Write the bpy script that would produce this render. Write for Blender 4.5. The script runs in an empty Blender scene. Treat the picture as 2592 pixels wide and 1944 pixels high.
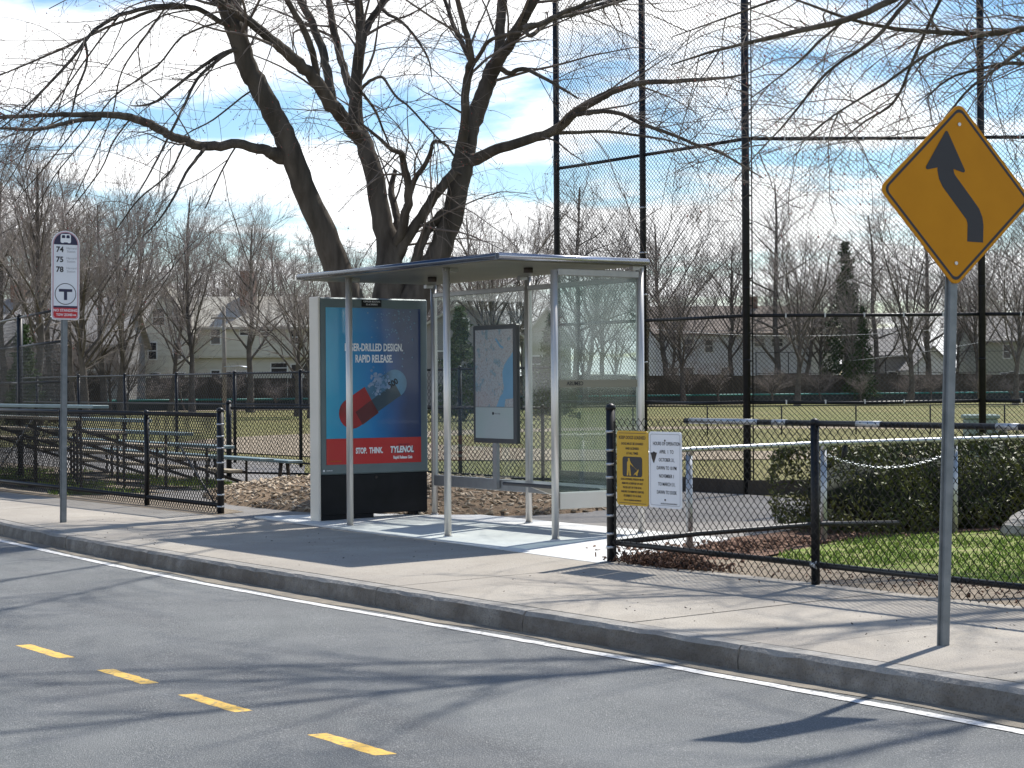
import bpy, math, random
import numpy as np
from mathutils import Matrix, Vector

# ------------------------------------------------------------------ scene, camera, light
# world frame: X runs along the kerb, Y from the road into the park, Z up; origin at the
# middle rear post of the bus shelter.
scene = bpy.context.scene
COL = scene.collection
R = math.radians
CAM_POS = Vector((17.2865, -12.1079, 1.57))
CAM_YAW = R(55.49)                       # direction of the camera's right-hand axis
RIGHT = Vector((math.cos(CAM_YAW), math.sin(CAM_YAW), 0.0))
FWD = Vector((-math.sin(CAM_YAW), math.cos(CAM_YAW), 0.0))

cam_data = bpy.data.cameras.new('camera')
cam_data.sensor_width = 36.0
cam_data.lens = 36.0 * 4703.0 / 2592.0
cam_data.clip_start = 0.1
cam_data.clip_end = 3000.0
cam = bpy.data.objects.new('camera', cam_data)
COL.objects.link(cam)
pitch = math.atan(-3.0 / 4703.0)
roll = 0.0062
f3 = FWD * math.cos(pitch) + Vector((0, 0, -math.sin(pitch)))
u3 = FWD * math.sin(pitch) + Vector((0, 0, math.cos(pitch)))
r3 = RIGHT * math.cos(roll) - u3 * math.sin(roll)
u4 = RIGHT * math.sin(roll) + u3 * math.cos(roll)
cam.matrix_world = Matrix(((r3.x, u4.x, -f3.x, CAM_POS.x), (r3.y, u4.y, -f3.y, CAM_POS.y),
                           (r3.z, u4.z, -f3.z, CAM_POS.z), (0, 0, 0, 1)))
scene.camera = cam

SUN_DIR = Vector((-0.25, 0.72, 1.0)).normalized()       # towards the sun
sun_el = math.asin(SUN_DIR.z)
sun_az = math.atan2(SUN_DIR.x, SUN_DIR.y)
sl = bpy.data.lights.new('sun', 'SUN')
sl.energy = 4.9
sl.angle = R(0.75)
sl.color = (1.0, 0.955, 0.88)
sun = bpy.data.objects.new('sun', sl)
COL.objects.link(sun)
sun.rotation_euler = SUN_DIR.to_track_quat('Z', 'Y').to_euler()
sun.location = SUN_DIR * 60

world = bpy.data.worlds.new('World')
scene.world = world
world.use_nodes = True
wn = world.node_tree.nodes
wl = world.node_tree.links
wn.clear()
w_out = wn.new('ShaderNodeOutputWorld')
w_bg = wn.new('ShaderNodeBackground')
w_bg.inputs['Strength'].default_value = 0.085
sky = wn.new('ShaderNodeTexSky')
sky.sky_type = 'NISHITA'
sky.sun_disc = False
sky.sun_elevation = sun_el
sky.sun_rotation = sun_az
sky.air_density = 1.0
sky.dust_density = 0.3
sky.ozone_density = 2.2
tc = wn.new('ShaderNodeTexCoord')
sep = wn.new('ShaderNodeSeparateXYZ')
wl.new(tc.outputs['Generated'], sep.inputs[0])
def wmath(op, a, b=None, clamp=False):
    n = wn.new('ShaderNodeMath'); n.operation = op; n.use_clamp = clamp
    for i, s in enumerate((a, b)):
        if s is None: continue
        if isinstance(s, (int, float)): n.inputs[i].default_value = s
        else: wl.new(s, n.inputs[i])
    return n.outputs[0]
zc = wmath('ADD', wmath('MAXIMUM', sep.outputs['Z'], 0.0), 0.09)
cx = wmath('DIVIDE', sep.outputs['X'], zc)
cy = wmath('DIVIDE', sep.outputs['Y'], zc)
comb = wn.new('ShaderNodeCombineXYZ')
wl.new(cx, comb.inputs[0]); wl.new(cy, comb.inputs[1])
n1 = wn.new('ShaderNodeTexNoise')
n1.inputs['Scale'].default_value = 0.95
n1.inputs['Detail'].default_value = 9.0
n1.inputs['Roughness'].default_value = 0.55
n1.inputs['Distortion'].default_value = 0.35
wl.new(comb.outputs[0], n1.inputs['Vector'])
# cloud closes up towards the horizon; thinned overhead, unseen, to lower the ambient light
slant = wmath('POWER', wmath('SUBTRACT', 1.0, wmath('MAXIMUM', sep.outputs['Z'], 0.0)), 2.0)
cover = wmath('SUBTRACT', 0.56, wmath('MULTIPLY', slant, 0.185))
cm = wmath('MULTIPLY', wmath('SUBTRACT', n1.outputs[0], cover), 8.0, True)
cmask = wn.new('ShaderNodeMapRange'); cmask.interpolation_type = 'SMOOTHSTEP'
wl.new(cm, cmask.inputs['Value'])
n2 = wn.new('ShaderNodeTexNoise')
n2.inputs['Scale'].default_value = 1.6
n2.inputs['Detail'].default_value = 6.0
wl.new(comb.outputs[0], n2.inputs['Vector'])
shade = wn.new('ShaderNodeMapRange')
wl.new(n2.outputs[0], shade.inputs['Value'])
shade.inputs['From Min'].default_value = 0.3
shade.inputs['From Max'].default_value = 0.7
shade.inputs['To Min'].default_value = 11.5
shade.inputs['To Max'].default_value = 15.0
cc = wn.new('ShaderNodeVectorMath'); cc.operation = 'SCALE'
cc.inputs[0].default_value = (0.98, 0.99, 1.0)
wl.new(shade.outputs[0], cc.inputs['Scale'])
wmix = wn.new('ShaderNodeMixRGB')
wl.new(cmask.outputs[0], wmix.inputs[0])
hs = wn.new('ShaderNodeHueSaturation'); hs.inputs['Saturation'].default_value = 1.25; hs.inputs['Value'].default_value = 1.35
wl.new(sky.outputs[0], hs.inputs['Color'])
wl.new(hs.outputs[0], wmix.inputs[1])
wl.new(cc.outputs[0], wmix.inputs[2])
wl.new(wmix.outputs[0], w_bg.inputs['Color'])
wl.new(w_bg.outputs[0], w_out.inputs['Surface'])

scene.view_settings.view_transform = 'Standard'
scene.view_settings.look = 'None'
scene.view_settings.exposure = 0.45
scene.view_settings.gamma = 1.0
scene.view_settings.use_curve_mapping = False
scene.render.engine = 'CYCLES'
scene.cycles.max_bounces = 8
scene.cycles.transparent_max_bounces = 16
scene.cycles.caustics_reflective = False
scene.cycles.caustics_refractive = False

# ------------------------------------------------------------------ helpers
rng = np.random.default_rng(11)
random.seed(5)
GU, GV = 0.0057, 0.014
def zg(u, v):
    return GU * min(max(u, -14.0), 14.0) + GV * min(max(v, -10.0), 0.0)
def cw(X, Y, z=0.0):
    """ground-plan frame squared to the field's outfield side: X across, Y away -> world"""
    p = CAM_POS + RIGHT * X + FWD * Y
    return Vector((p.x, p.y, z))

def tag(o, label=None, cat=None, group=None, kind=None):
    if label: o['label'] = label
    if cat: o['category'] = cat
    if group: o['group'] = group
    if kind: o['kind'] = kind
    return o
def thing(name, label, cat, loc=(0, 0, 0), rz=0.0, group=None):
    o = bpy.data.objects.new(name, None)
    COL.objects.link(o)
    o.location = loc
    o.rotation_euler = (0, 0, rz)
    o.empty_display_size = 0.2
    return tag(o, label, cat, group)

class MB:
    def __init__(self):
        self.v = []; self.f = []; self.smooth = []
    def add(self, verts, faces, smooth=False):
        n = len(self.v)
        self.v.extend([tuple(p) for p in verts])
        for fc in faces:
            self.f.append([i + n for i in fc]); self.smooth.append(smooth)
        return self
    def box(self, c, s, rz=0.0, rx=0.0, ry=0.0):
        M = Matrix.Translation(c) @ Matrix.Rotation(rz, 4, 'Z') @ Matrix.Rotation(ry, 4, 'Y') @ Matrix.Rotation(rx, 4, 'X')
        vs = [M @ Vector((sx * s[0] / 2, sy * s[1] / 2, sz * s[2] / 2)) for sx in (-1, 1) for sy in (-1, 1) for sz in (-1, 1)]
        return self.add(vs, [(0, 1, 3, 2), (4, 6, 7, 5), (0, 4, 5, 1), (2, 3, 7, 6), (0, 2, 6, 4), (1, 5, 7, 3)])
    def b2(self, x0, x1, y0, y1, z0, z1):
        return self.box(((x0 + x1) / 2, (y0 + y1) / 2, (z0 + z1) / 2), (x1 - x0, y1 - y0, z1 - z0))
    def rbox(self, x0, x1, y0, y1, z0, z1, b=0.01):
        """box with chamfered edges"""
        xs = (x0, x1); ys = (y0, y1); zs = (z0, z1)
        vs = []; idx = {}
        for i in (0, 1):
            for j in (0, 1):
                for k in (0, 1):
                    sx = b if i == 0 else -b; sy = b if j == 0 else -b; sz = b if k == 0 else -b
                    for a, p in enumerate(((xs[i], ys[j] + sy, zs[k] + sz), (xs[i] + sx, ys[j], zs[k] + sz), (xs[i] + sx, ys[j] + sy, zs[k]))):
                        idx[(i, j, k, a)] = len(vs); vs.append(p)
        I = idx; fs = []
        for i in (0, 1): fs.append([I[(i, 0, 0, 0)], I[(i, 0, 1, 0)], I[(i, 1, 1, 0)], I[(i, 1, 0, 0)]][::(1 if i == 0 else -1)])
        for j in (0, 1): fs.append([I[(0, j, 0, 1)], I[(1, j, 0, 1)], I[(1, j, 1, 1)], I[(0, j, 1, 1)]][::(1 if j == 0 else -1)])
        for k in (0, 1): fs.append([I[(0, 0, k, 2)], I[(0, 1, k, 2)], I[(1, 1, k, 2)], I[(1, 0, k, 2)]][::(1 if k == 0 else -1)])
        for k in (0, 1):
            for j in (0, 1): fs.append([I[(0, j, k, 1)], I[(1, j, k, 1)], I[(1, j, k, 2)], I[(0, j, k, 2)]])
            for i in (0, 1): fs.append([I[(i, 0, k, 0)], I[(i, 1, k, 0)], I[(i, 1, k, 2)], I[(i, 0, k, 2)]])
        for i in (0, 1):
            for j in (0, 1):
                fs.append([I[(i, j, 0, 0)], I[(i, j, 1, 0)], I[(i, j, 1, 1)], I[(i, j, 0, 1)]])
                for k in (0, 1): fs.append([I[(i, j, k, 0)], I[(i, j, k, 1)], I[(i, j, k, 2)]])
        return self.add(vs, fs)
    def tube(self, pts, r, n=10, caps=True, smooth=True):
        pts = [Vector(p) for p in pts]
        rs = list(r) if hasattr(r, '__len__') else [r] * len(pts)
        vs = []
        prev = None
        for i, p in enumerate(pts):
            t = (pts[min(i + 1, len(pts) - 1)] - pts[max(i - 1, 0)]).normalized()
            if prev is None:
                a = Vector((0, 0, 1)) if abs(t.z) < 0.9 else Vector((1, 0, 0))
                nn = t.cross(a).normalized()
            else:
                nn = (prev - t * prev.dot(t)).normalized()
            prev = nn
            bb = t.cross(nn)
            for k in range(n):
                a = 2 * math.pi * k / n
                vs.append(p + (nn * math.cos(a) + bb * math.sin(a)) * rs[i])
        fs = []
        for i in range(len(pts) - 1):
            for k in range(n):
                fs.append((i * n + k, i * n + (k + 1) % n, (i + 1) * n + (k + 1) % n, (i + 1) * n + k))
        self.add(vs, fs, smooth)
        if caps:
            base = len(self.v) - len(vs)
            self.f.append([base + k for k in range(n)][::-1]); self.smooth.append(False)
            self.f.append([base + (len(pts) - 1) * n + k for k in range(n)]); self.smooth.append(False)
        return self
    def prism(self, poly, z0, z1):
        """poly: list of (x,y) counter-clockwise; z0,z1 numbers or functions of (x,y)"""
        g0 = z0 if callable(z0) else (lambda x, y: z0)
        g1 = z1 if callable(z1) else (lambda x, y: z1)
        n = len(poly)
        vs = [(x, y, g0(x, y)) for x, y in poly] + [(x, y, g1(x, y)) for x, y in poly]
        fs = [list(range(n))[::-1], list(range(n, 2 * n))]
        fs += [(i, (i + 1) % n, n + (i + 1) % n, n + i) for i in range(n)]
        return self.add(vs, fs)
    def flat(self, poly, zf):
        g = zf if callable(zf) else (lambda x, y: zf)
        return self.add([(x, y, g(x, y)) for x, y in poly], [list(range(len(poly)))])
    def mesh(self, name, mat=None):
        me = bpy.data.meshes.new(name)
        me.from_pydata(self.v, [], self.f)
        me.polygons.foreach_set('use_smooth', self.smooth)
        if mat: me.materials.append(mat)
        me.update()
        return me

def fast_mesh(name, verts, quads=None, tris=None, mat=None, smooth=True):
    me = bpy.data.meshes.new(name)
    verts = np.asarray(verts, np.float32).reshape(-1, 3)
    loops = []; starts = []; tot = 0
    if quads is not None and len(quads):
        q = np.asarray(quads, np.int32); loops.append(q.ravel()); starts.append(np.arange(len(q)) * 4); tot = len(q) * 4
    if tris is not None and len(tris):
        t = np.asarray(tris, np.int32); loops.append(t.ravel()); starts.append(tot + np.arange(len(t)) * 3)
    loops = np.concatenate(loops); starts = np.concatenate(starts).astype(np.int32)
    me.vertices.add(len(verts)); me.vertices.foreach_set('co', verts.ravel())
    me.loops.add(len(loops)); me.loops.foreach_set('vertex_index', loops)
    me.polygons.add(len(starts)); me.polygons.foreach_set('loop_start', starts)
    if smooth: me.polygons.foreach_set('use_smooth', np.ones(len(starts), bool))
    if mat: me.materials.append(mat)
    me.update(calc_edges=True)
    return me

def obj(name, mb, mat=None, parent=None, loc=None, rot=None, kind=None, label=None, world=False):
    """links ONE mesh object; with world=True the coordinates are world ones although it has a parent"""
    me = mb.mesh(name, mat) if isinstance(mb, MB) else mb
    o = bpy.data.objects.new(name, me)
    COL.objects.link(o)
    if parent is not None:
        o.parent = parent
        if world:
            o.matrix_parent_inverse = (Matrix.Translation(parent.location) @ parent.rotation_euler.to_matrix().to_4x4()).inverted()
    if loc is not None: o.location = loc
    if rot is not None: o.rotation_euler = rot
    if kind: o['kind'] = kind
    if label: o['label'] = label
    return o
def copy_tree(o, parent=None):
    c = o.copy(); COL.objects.link(c)
    if parent is not None: c.parent = parent
    for ch in [x for x in o.children]: copy_tree(ch, c)
    return c

_txt = {}
def text_mesh(s, size, mat, align='CENTER', sx=1.0, depth=0.0006, bold=0.0, space=1.0, shear=0.0):
    cu = bpy.data.curves.new('lettering', 'FONT')
    cu.body = s; cu.size = size; cu.align_x = align; cu.align_y = 'CENTER'
    cu.extrude = depth; cu.offset = bold; cu.space_character = space; cu.resolution_u = 3
    cu.shear = shear; cu.space_line = 1.0
    o = bpy.data.objects.new('lettering', cu)
    COL.objects.link(o)
    dg = bpy.context.evaluated_depsgraph_get()
    dg.update()
    me = bpy.data.meshes.new_from_object(o.evaluated_get(dg))
    bpy.data.objects.remove(o); bpy.data.curves.remove(cu)
    me.materials.clear(); me.materials.append(mat)
    me.transform(Matrix.Diagonal((sx, 1, 1, 1)))
    return me

# ------------------------------------------------------------------ materials
MATS = {}
def new_mat(name):
    m = bpy.data.materials.new(name); m.use_nodes = True
    MATS[name] = m
    nt = m.node_tree
    return m, nt, nt.nodes['Principled BSDF']
def setp(b, **k):
    names = {'rough': 'Roughness', 'metal': 'Metallic', 'spec': 'Specular IOR Level', 'coat': 'Coat Weight', 'coatr': 'Coat Roughness', 'sub': 'Subsurface Weight'}
    for kk, vv in k.items():
        b.inputs[names[kk]].default_value = vv
def mat(name, col, rough=0.6, metal=0.0, col2=None, scale=8.0, detail=6.0, bump=0.0, bscale=None, spec=0.5, lo=0.35, hi=0.65,
        streak=None, speck=None, speck_scale=300.0, speck_amt=0.35, big=None, big_scale=0.6, big_amt=0.5, coat=0.0, stretch=None, coords='Object'):
    m, nt, b = new_mat(name)
    N = nt.nodes; L = nt.links
    setp(b, rough=rough, metal=metal, spec=spec, coat=coat)
    b.inputs['Base Color'].default_value = (*col, 1)
    if col2 is None and not bump and speck is None and big is None:
        return m
    t = N.new('ShaderNodeTexCoord')
    vec = t.outputs[coords]
    if stretch:
        mp = N.new('ShaderNodeMapping'); mp.inputs['Scale'].default_value = stretch
        L.new(vec, mp.inputs['Vector']); vec = mp.outputs[0]
    cur = None
    def ramp(src, a, bb, lo_, hi_):
        r = N.new('ShaderNodeValToRGB'); L.new(src, r.inputs[0])
        r.color_ramp.elements[0].position = lo_; r.color_ramp.elements[0].color = (*a, 1)
        r.color_ramp.elements[1].position = hi_; r.color_ramp.elements[1].color = (*bb, 1)
        return r.outputs[0]
    n = N.new('ShaderNodeTexNoise'); n.inputs['Scale'].default_value = scale; n.inputs['Detail'].default_value = detail
    L.new(vec, n.inputs['Vector'])
    cur = ramp(n.outputs[0], col, col2 if col2 else col, lo, hi)
    if big is not None:
        n2 = N.new('ShaderNodeTexNoise'); n2.inputs['Scale'].default_value = big_scale; n2.inputs['Detail'].default_value = 4
        L.new(vec, n2.inputs['Vector'])
        k = ramp(n2.outputs[0], (0, 0, 0), (big_amt,) * 3, 0.4, 0.68)
        mx = N.new('ShaderNodeMixRGB'); L.new(k, mx.inputs[0]); L.new(cur, mx.inputs[1]); mx.inputs[2].default_value = (*big, 1)
        cur = mx.outputs[0]
    if streak is not None:
        mp2 = N.new('ShaderNodeMapping'); mp2.inputs['Scale'].default_value = (0.12, 1.6, 1.0)
        L.new(vec, mp2.inputs['Vector'])
        n4 = N.new('ShaderNodeTexNoise'); n4.inputs['Scale'].default_value = 1.0; n4.inputs['Detail'].default_value = 5
        L.new(mp2.outputs[0], n4.inputs['Vector'])
        k = ramp(n4.outputs[0], (0, 0, 0), (0.75,) * 3, 0.5, 0.72)
        mx = N.new('ShaderNodeMixRGB'); L.new(k, mx.inputs[0]); L.new(cur, mx.inputs[1]); mx.inputs[2].default_value = (*streak, 1)
        cur = mx.outputs[0]
    if speck is not None:
        n3 = N.new('ShaderNodeTexNoise'); n3.inputs['Scale'].default_value = speck_scale; n3.inputs['Detail'].default_value = 2
        L.new(vec, n3.inputs['Vector'])
        k = ramp(n3.outputs[0], (0, 0, 0), (speck_amt,) * 3, 0.52, 0.66)
        mx = N.new('ShaderNodeMixRGB'); L.new(k, mx.inputs[0]); L.new(cur, mx.inputs[1]); mx.inputs[2].default_value = (*speck, 1)
        cur = mx.outputs[0]
    L.new(cur, b.inputs['Base Color'])
    if bump:
        nb = N.new('ShaderNodeTexNoise'); nb.inputs['Scale'].default_value = bscale or scale * 4; nb.inputs['Detail'].default_value = 5
        L.new(vec, nb.inputs['Vector'])
        bp = N.new('ShaderNodeBump'); bp.inputs['Strength'].default_value = bump; bp.inputs['Distance'].default_value = 0.02
        L.new(nb.outputs[0], bp.inputs['Height']); L.new(bp.outputs[0], b.inputs['Normal'])
    return m

M = {}
M['asphalt'] = mat('asphalt_road', (0.130, 0.141, 0.141), 0.8, col2=(0.182, 0.191, 0.190), scale=1.3, bump=0.9, bscale=150, speck=(0.36, 0.355, 0.345), speck_scale=120, speck_amt=0.8, streak=(0.095, 0.099, 0.102), big=(0.112, 0.118, 0.122), big_scale=0.35, big_amt=0.6, spec=0.45)
M['sidewalk'] = mat('sidewalk_concrete', (0.345, 0.312, 0.265), 0.88, col2=(0.43, 0.393, 0.338), scale=2.2, bump=0.5, bscale=90, speck=(0.20, 0.185, 0.165), speck_scale=70, speck_amt=0.5, big=(0.295, 0.265, 0.23), big_scale=0.55, big_amt=0.8, spec=0.3)
M['pad'] = mat('new_concrete', (0.58, 0.585, 0.57), 0.8, col2=(0.66, 0.66, 0.64), scale=3.5, bump=0.12, bscale=90, big=(0.50, 0.51, 0.505), big_scale=1.1, big_amt=0.5, spec=0.3)
M['granite'] = mat('granite', (0.24, 0.225, 0.205), 0.9, col2=(0.33, 0.315, 0.29), scale=6, bump=1.0, bscale=26, speck=(0.20, 0.19, 0.18), speck_scale=140, speck_amt=0.5, big=(0.25, 0.235, 0.21), big_scale=1.4, big_amt=0.55, spec=0.3)
M['granite_face'] = mat('shaded_split_granite', (0.17, 0.155, 0.137), 0.92, col2=(0.27, 0.253, 0.227), scale=7, bump=1.0, bscale=22, speck=(0.09, 0.08, 0.07), speck_scale=90, speck_amt=0.5, big=(0.115, 0.10, 0.085), big_scale=1.8, big_amt=0.7, spec=0.2)
M['path'] = mat('path_asphalt', (0.20, 0.19, 0.18), 0.9, col2=(0.25, 0.237, 0.225), scale=2.0, bump=0.4, bscale=160, speck=(0.34, 0.32, 0.29), speck_scale=110, speck_amt=0.4, big=(0.17, 0.16, 0.15), big_scale=0.5, big_amt=0.6, spec=0.25)
M['mulch'] = mat('wood_chip_mulch', (0.15, 0.105, 0.07), 0.95, col2=(0.27, 0.20, 0.135), scale=26, bump=1.0, bscale=45, spec=0.1)
M['redmulch'] = mat('red_mulch', (0.145, 0.085, 0.06), 0.95, col2=(0.25, 0.165, 0.125), scale=22, bump=1.0, bscale=60, spec=0.1)
M['dirt'] = mat('dirt', (0.20, 0.165, 0.125), 0.95, col2=(0.30, 0.25, 0.195), scale=9, bump=0.8, bscale=60, speck=(0.36, 0.32, 0.26), speck_scale=60, speck_amt=0.4, spec=0.1)
M['field'] = mat('dormant_field_grass', (0.165, 0.155, 0.065), 0.95, col2=(0.21, 0.185, 0.088), scale=1.5, bump=0.6, bscale=30, big=(0.135, 0.15, 0.055), big_scale=0.12, big_amt=0.8, spec=0.1)
M['infield'] = mat('infield_clay', (0.27, 0.22, 0.16), 0.95, col2=(0.32, 0.265, 0.195), scale=3, bump=0.3, bscale=50, spec=0.1)
M['lawn'] = mat('lawn_soil', (0.16, 0.24, 0.045), 0.95, col2=(0.30, 0.28, 0.14), scale=6, bump=0.7, bscale=80, spec=0.1)
M['terrain'] = mat('far_ground', (0.12, 0.11, 0.06), 0.95, col2=(0.15, 0.13, 0.08), scale=0.2, spec=0.1)
M['white_paint'] = mat('white_road_paint', (0.56, 0.555, 0.535), 0.6, col2=(0.68, 0.67, 0.65), scale=14, speck=(0.24, 0.245, 0.245), speck_scale=26, speck_amt=0.8, bump=0.2, bscale=200)
M['yellow_paint'] = mat('yellow_road_paint', (0.72, 0.43, 0.06), 0.6, col2=(0.80, 0.50, 0.09), scale=14, speck=(0.24, 0.20, 0.13), speck_scale=30, speck_amt=0.8, bump=0.2, bscale=200)
M['sand'] = mat('gutter_grit', (0.30, 0.265, 0.215), 0.95, col2=(0.22, 0.20, 0.17), scale=7, bump=0.6, bscale=120, spec=0.1)
M['black'] = mat('black_vinyl', (0.008, 0.009, 0.011), 0.42, col2=(0.014, 0.015, 0.018), scale=12, spec=0.28)
M['wire'] = mat('black_vinyl_wire', (0.007, 0.008, 0.010), 0.30, spec=0.5)
M['galv'] = mat('galvanised_steel', (0.38, 0.40, 0.42), 0.42, 0.75, col2=(0.48, 0.50, 0.52), scale=20, bump=0.05)
M['pole'] = mat('weathered_galvanised_pole', (0.17, 0.19, 0.20), 0.55, 0.45, col2=(0.23, 0.25, 0.26), scale=9, bump=0.1, bscale=40)
M['alu'] = mat('brushed_aluminium', (0.56, 0.545, 0.52), 0.38, 0.55, col2=(0.62, 0.605, 0.58), scale=30, stretch=(1, 1, 0.05), bump=0.04)
M['alu_grey'] = mat('grey_anodised_aluminium', (0.30, 0.305, 0.31), 0.42, 0.5, col2=(0.34, 0.345, 0.35), scale=10)
M['rim_sunlit'] = mat('sunlit_roof_end', (0.42, 0.43, 0.47), 0.24, 0.9)  # paler metal puts the sun's glint into the end rim's colour
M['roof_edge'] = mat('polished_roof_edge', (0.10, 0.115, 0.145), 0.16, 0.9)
M['roof_under'] = mat('roof_soffit', (0.105, 0.10, 0.075), 0.4, 0.0, col2=(0.15, 0.143, 0.108), scale=1.6)
M['panel_grey'] = mat('panel_frame_grey', (0.125, 0.165, 0.175), 0.5, 0.2, col2=(0.14, 0.185, 0.195), scale=4)
M['panel_side'] = mat('panel_side_cream', (0.60, 0.57, 0.50), 0.55, 0.1, col2=(0.64, 0.61, 0.54), scale=3)
M['kick'] = mat('black_kick_plate', (0.007, 0.008, 0.009), 0.6, col2=(0.011, 0.012, 0.014), scale=6, spec=0.25)
M['seat'] = mat('bench_black', (0.02, 0.022, 0.03), 0.28, spec=0.6)
M['white'] = mat('white_sheeting', (0.72, 0.74, 0.78), 0.5, col2=(0.77, 0.79, 0.82), scale=3)
M['print_black'] = mat('black_print', (0.014, 0.014, 0.02), 0.5)
M['print_grey'] = mat('grey_print', (0.32, 0.33, 0.36), 0.5)
M['print_white'] = mat('white_print', (0.82, 0.84, 0.86), 0.5)
M['print_red'] = mat('red_print', (0.52, 0.022, 0.03), 0.5)
M['sign_yellow'] = mat('amber_sign_sheeting', (0.47, 0.195, 0.003), 0.5, col2=(0.51, 0.215, 0.004), scale=4, spec=0.2)
M['park_yellow'] = mat('yellow_enamel_sign', (0.56, 0.33, 0.010), 0.45, col2=(0.52, 0.31, 0.010), scale=6)
M['steel'] = mat('bolt_steel', (0.5, 0.5, 0.5), 0.4, 0.8)
M['bark'] = mat('maple_bark', (0.060, 0.050, 0.041), 0.95, col2=(0.135, 0.115, 0.095), scale=7, bump=1.0, bscale=16, stretch=(1, 1, 0.16), big=(0.045, 0.045, 0.038), big_scale=1.5, big_amt=0.5, spec=0.15)
M['twig'] = mat('maple_twig', (0.12, 0.098, 0.085), 0.8, col2=(0.18, 0.15, 0.13), scale=3, spec=0.25)
M['bud'] = mat('red_maple_bud', (0.20, 0.045, 0.035), 0.7)
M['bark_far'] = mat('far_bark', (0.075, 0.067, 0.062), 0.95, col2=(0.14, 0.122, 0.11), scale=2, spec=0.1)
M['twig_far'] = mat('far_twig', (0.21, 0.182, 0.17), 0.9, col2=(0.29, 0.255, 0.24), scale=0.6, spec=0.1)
M['needle'] = mat('evergreen_needles', (0.022, 0.042, 0.018), 0.85, col2=(0.05, 0.08, 0.032), scale=1.2, spec=0.2)
M['needle_light'] = mat('pine_needles', (0.045, 0.075, 0.03), 0.85, col2=(0.085, 0.115, 0.05), scale=1.2, spec=0.2)
M['yew'] = mat('yew_leaf', (0.03, 0.046, 0.012), 0.5, col2=(0.13, 0.135, 0.034), scale=5, spec=0.3)
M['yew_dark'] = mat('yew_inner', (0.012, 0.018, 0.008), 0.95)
M['grass'] = mat('spring_grass', (0.145, 0.235, 0.03), 0.75, col2=(0.215, 0.285, 0.06), scale=3, spec=0.25)
M['leaf'] = mat('dead_leaf', (0.085, 0.048, 0.035), 0.85, col2=(0.17, 0.10, 0.07), scale=30, spec=0.15)
M['chip'] = mat('wood_chip', (0.30, 0.23, 0.16), 0.9, col2=(0.50, 0.42, 0.32), scale=6, spec=0.15)
M['rock'] = mat('boulder_granite', (0.26, 0.245, 0.225), 0.9, col2=(0.36, 0.34, 0.31), scale=8, bump=0.8, bscale=25)
M['teal'] = mat('teal_painted_plank', (0.10, 0.165, 0.18), 0.5, col2=(0.13, 0.20, 0.215), scale=6, bump=0.1)
M['teal_cap'] = mat('teal_fence_cap', (0.015, 0.16, 0.14), 0.6)
M['footplank'] = mat('tan_foot_plank', (0.33, 0.275, 0.20), 0.8, col2=(0.40, 0.34, 0.25), scale=8, bump=0.2)
M['frame_dark'] = mat('rusty_dark_steel', (0.03, 0.026, 0.024), 0.75, col2=(0.06, 0.045, 0.035), scale=10)
M['screen'] = mat('dark_windscreen', (0.022, 0.028, 0.03), 0.9, col2=(0.032, 0.038, 0.04), scale=0.6)
M['stockade'] = mat('dark_stockade_wood', (0.045, 0.036, 0.029), 0.95, col2=(0.07, 0.058, 0.047), scale=3, stretch=(1, 1, 0.1))
M['cream'] = mat('cream_siding', (0.52, 0.50, 0.42), 0.8, col2=(0.56, 0.54, 0.46), scale=1.0)
M['grey_siding'] = mat('grey_siding', (0.22, 0.215, 0.215), 0.85, col2=(0.25, 0.245, 0.245), scale=1.0)
M['white_siding'] = mat('white_siding', (0.60, 0.62, 0.66), 0.8, col2=(0.65, 0.67, 0.70), scale=1.0)
M['olive_siding'] = mat('olive_siding', (0.30, 0.31, 0.26), 0.85)
M['brick_far'] = mat('brick_chimney', (0.16, 0.085, 0.06), 0.9, col2=(0.20, 0.11, 0.08), scale=5)
M['shingle'] = mat('tan_shingle', (0.33, 0.315, 0.27), 0.95, col2=(0.38, 0.36, 0.31), scale=2.5)
M['shingle_grey'] = mat('grey_shingle', (0.22, 0.21, 0.20), 0.95, col2=(0.27, 0.255, 0.24), scale=2.5)
M['shingle_brown'] = mat('brown_shingle', (0.20, 0.165, 0.14), 0.95, col2=(0.25, 0.21, 0.18), scale=2.5)
M['trim'] = mat('white_trim', (0.62, 0.62, 0.60), 0.7)
M['glass_dark'] = mat('dark_window_glass', (0.02, 0.022, 0.026), 0.12, spec=0.6)
M['wood_pole'] = mat('utility_pole_wood', (0.20, 0.18, 0.16), 0.9, col2=(0.26, 0.24, 0.21), scale=4)
M['cabinet'] = mat('pale_green_cabinet', (0.20, 0.28, 0.26), 0.6, col2=(0.24, 0.32, 0.30), scale=4)
M['band'] = mat('olive_glass_band', (0.20, 0.19, 0.145), 0.5)
M['cable'] = mat('cable', (0.05, 0.05, 0.05), 0.4)

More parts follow.
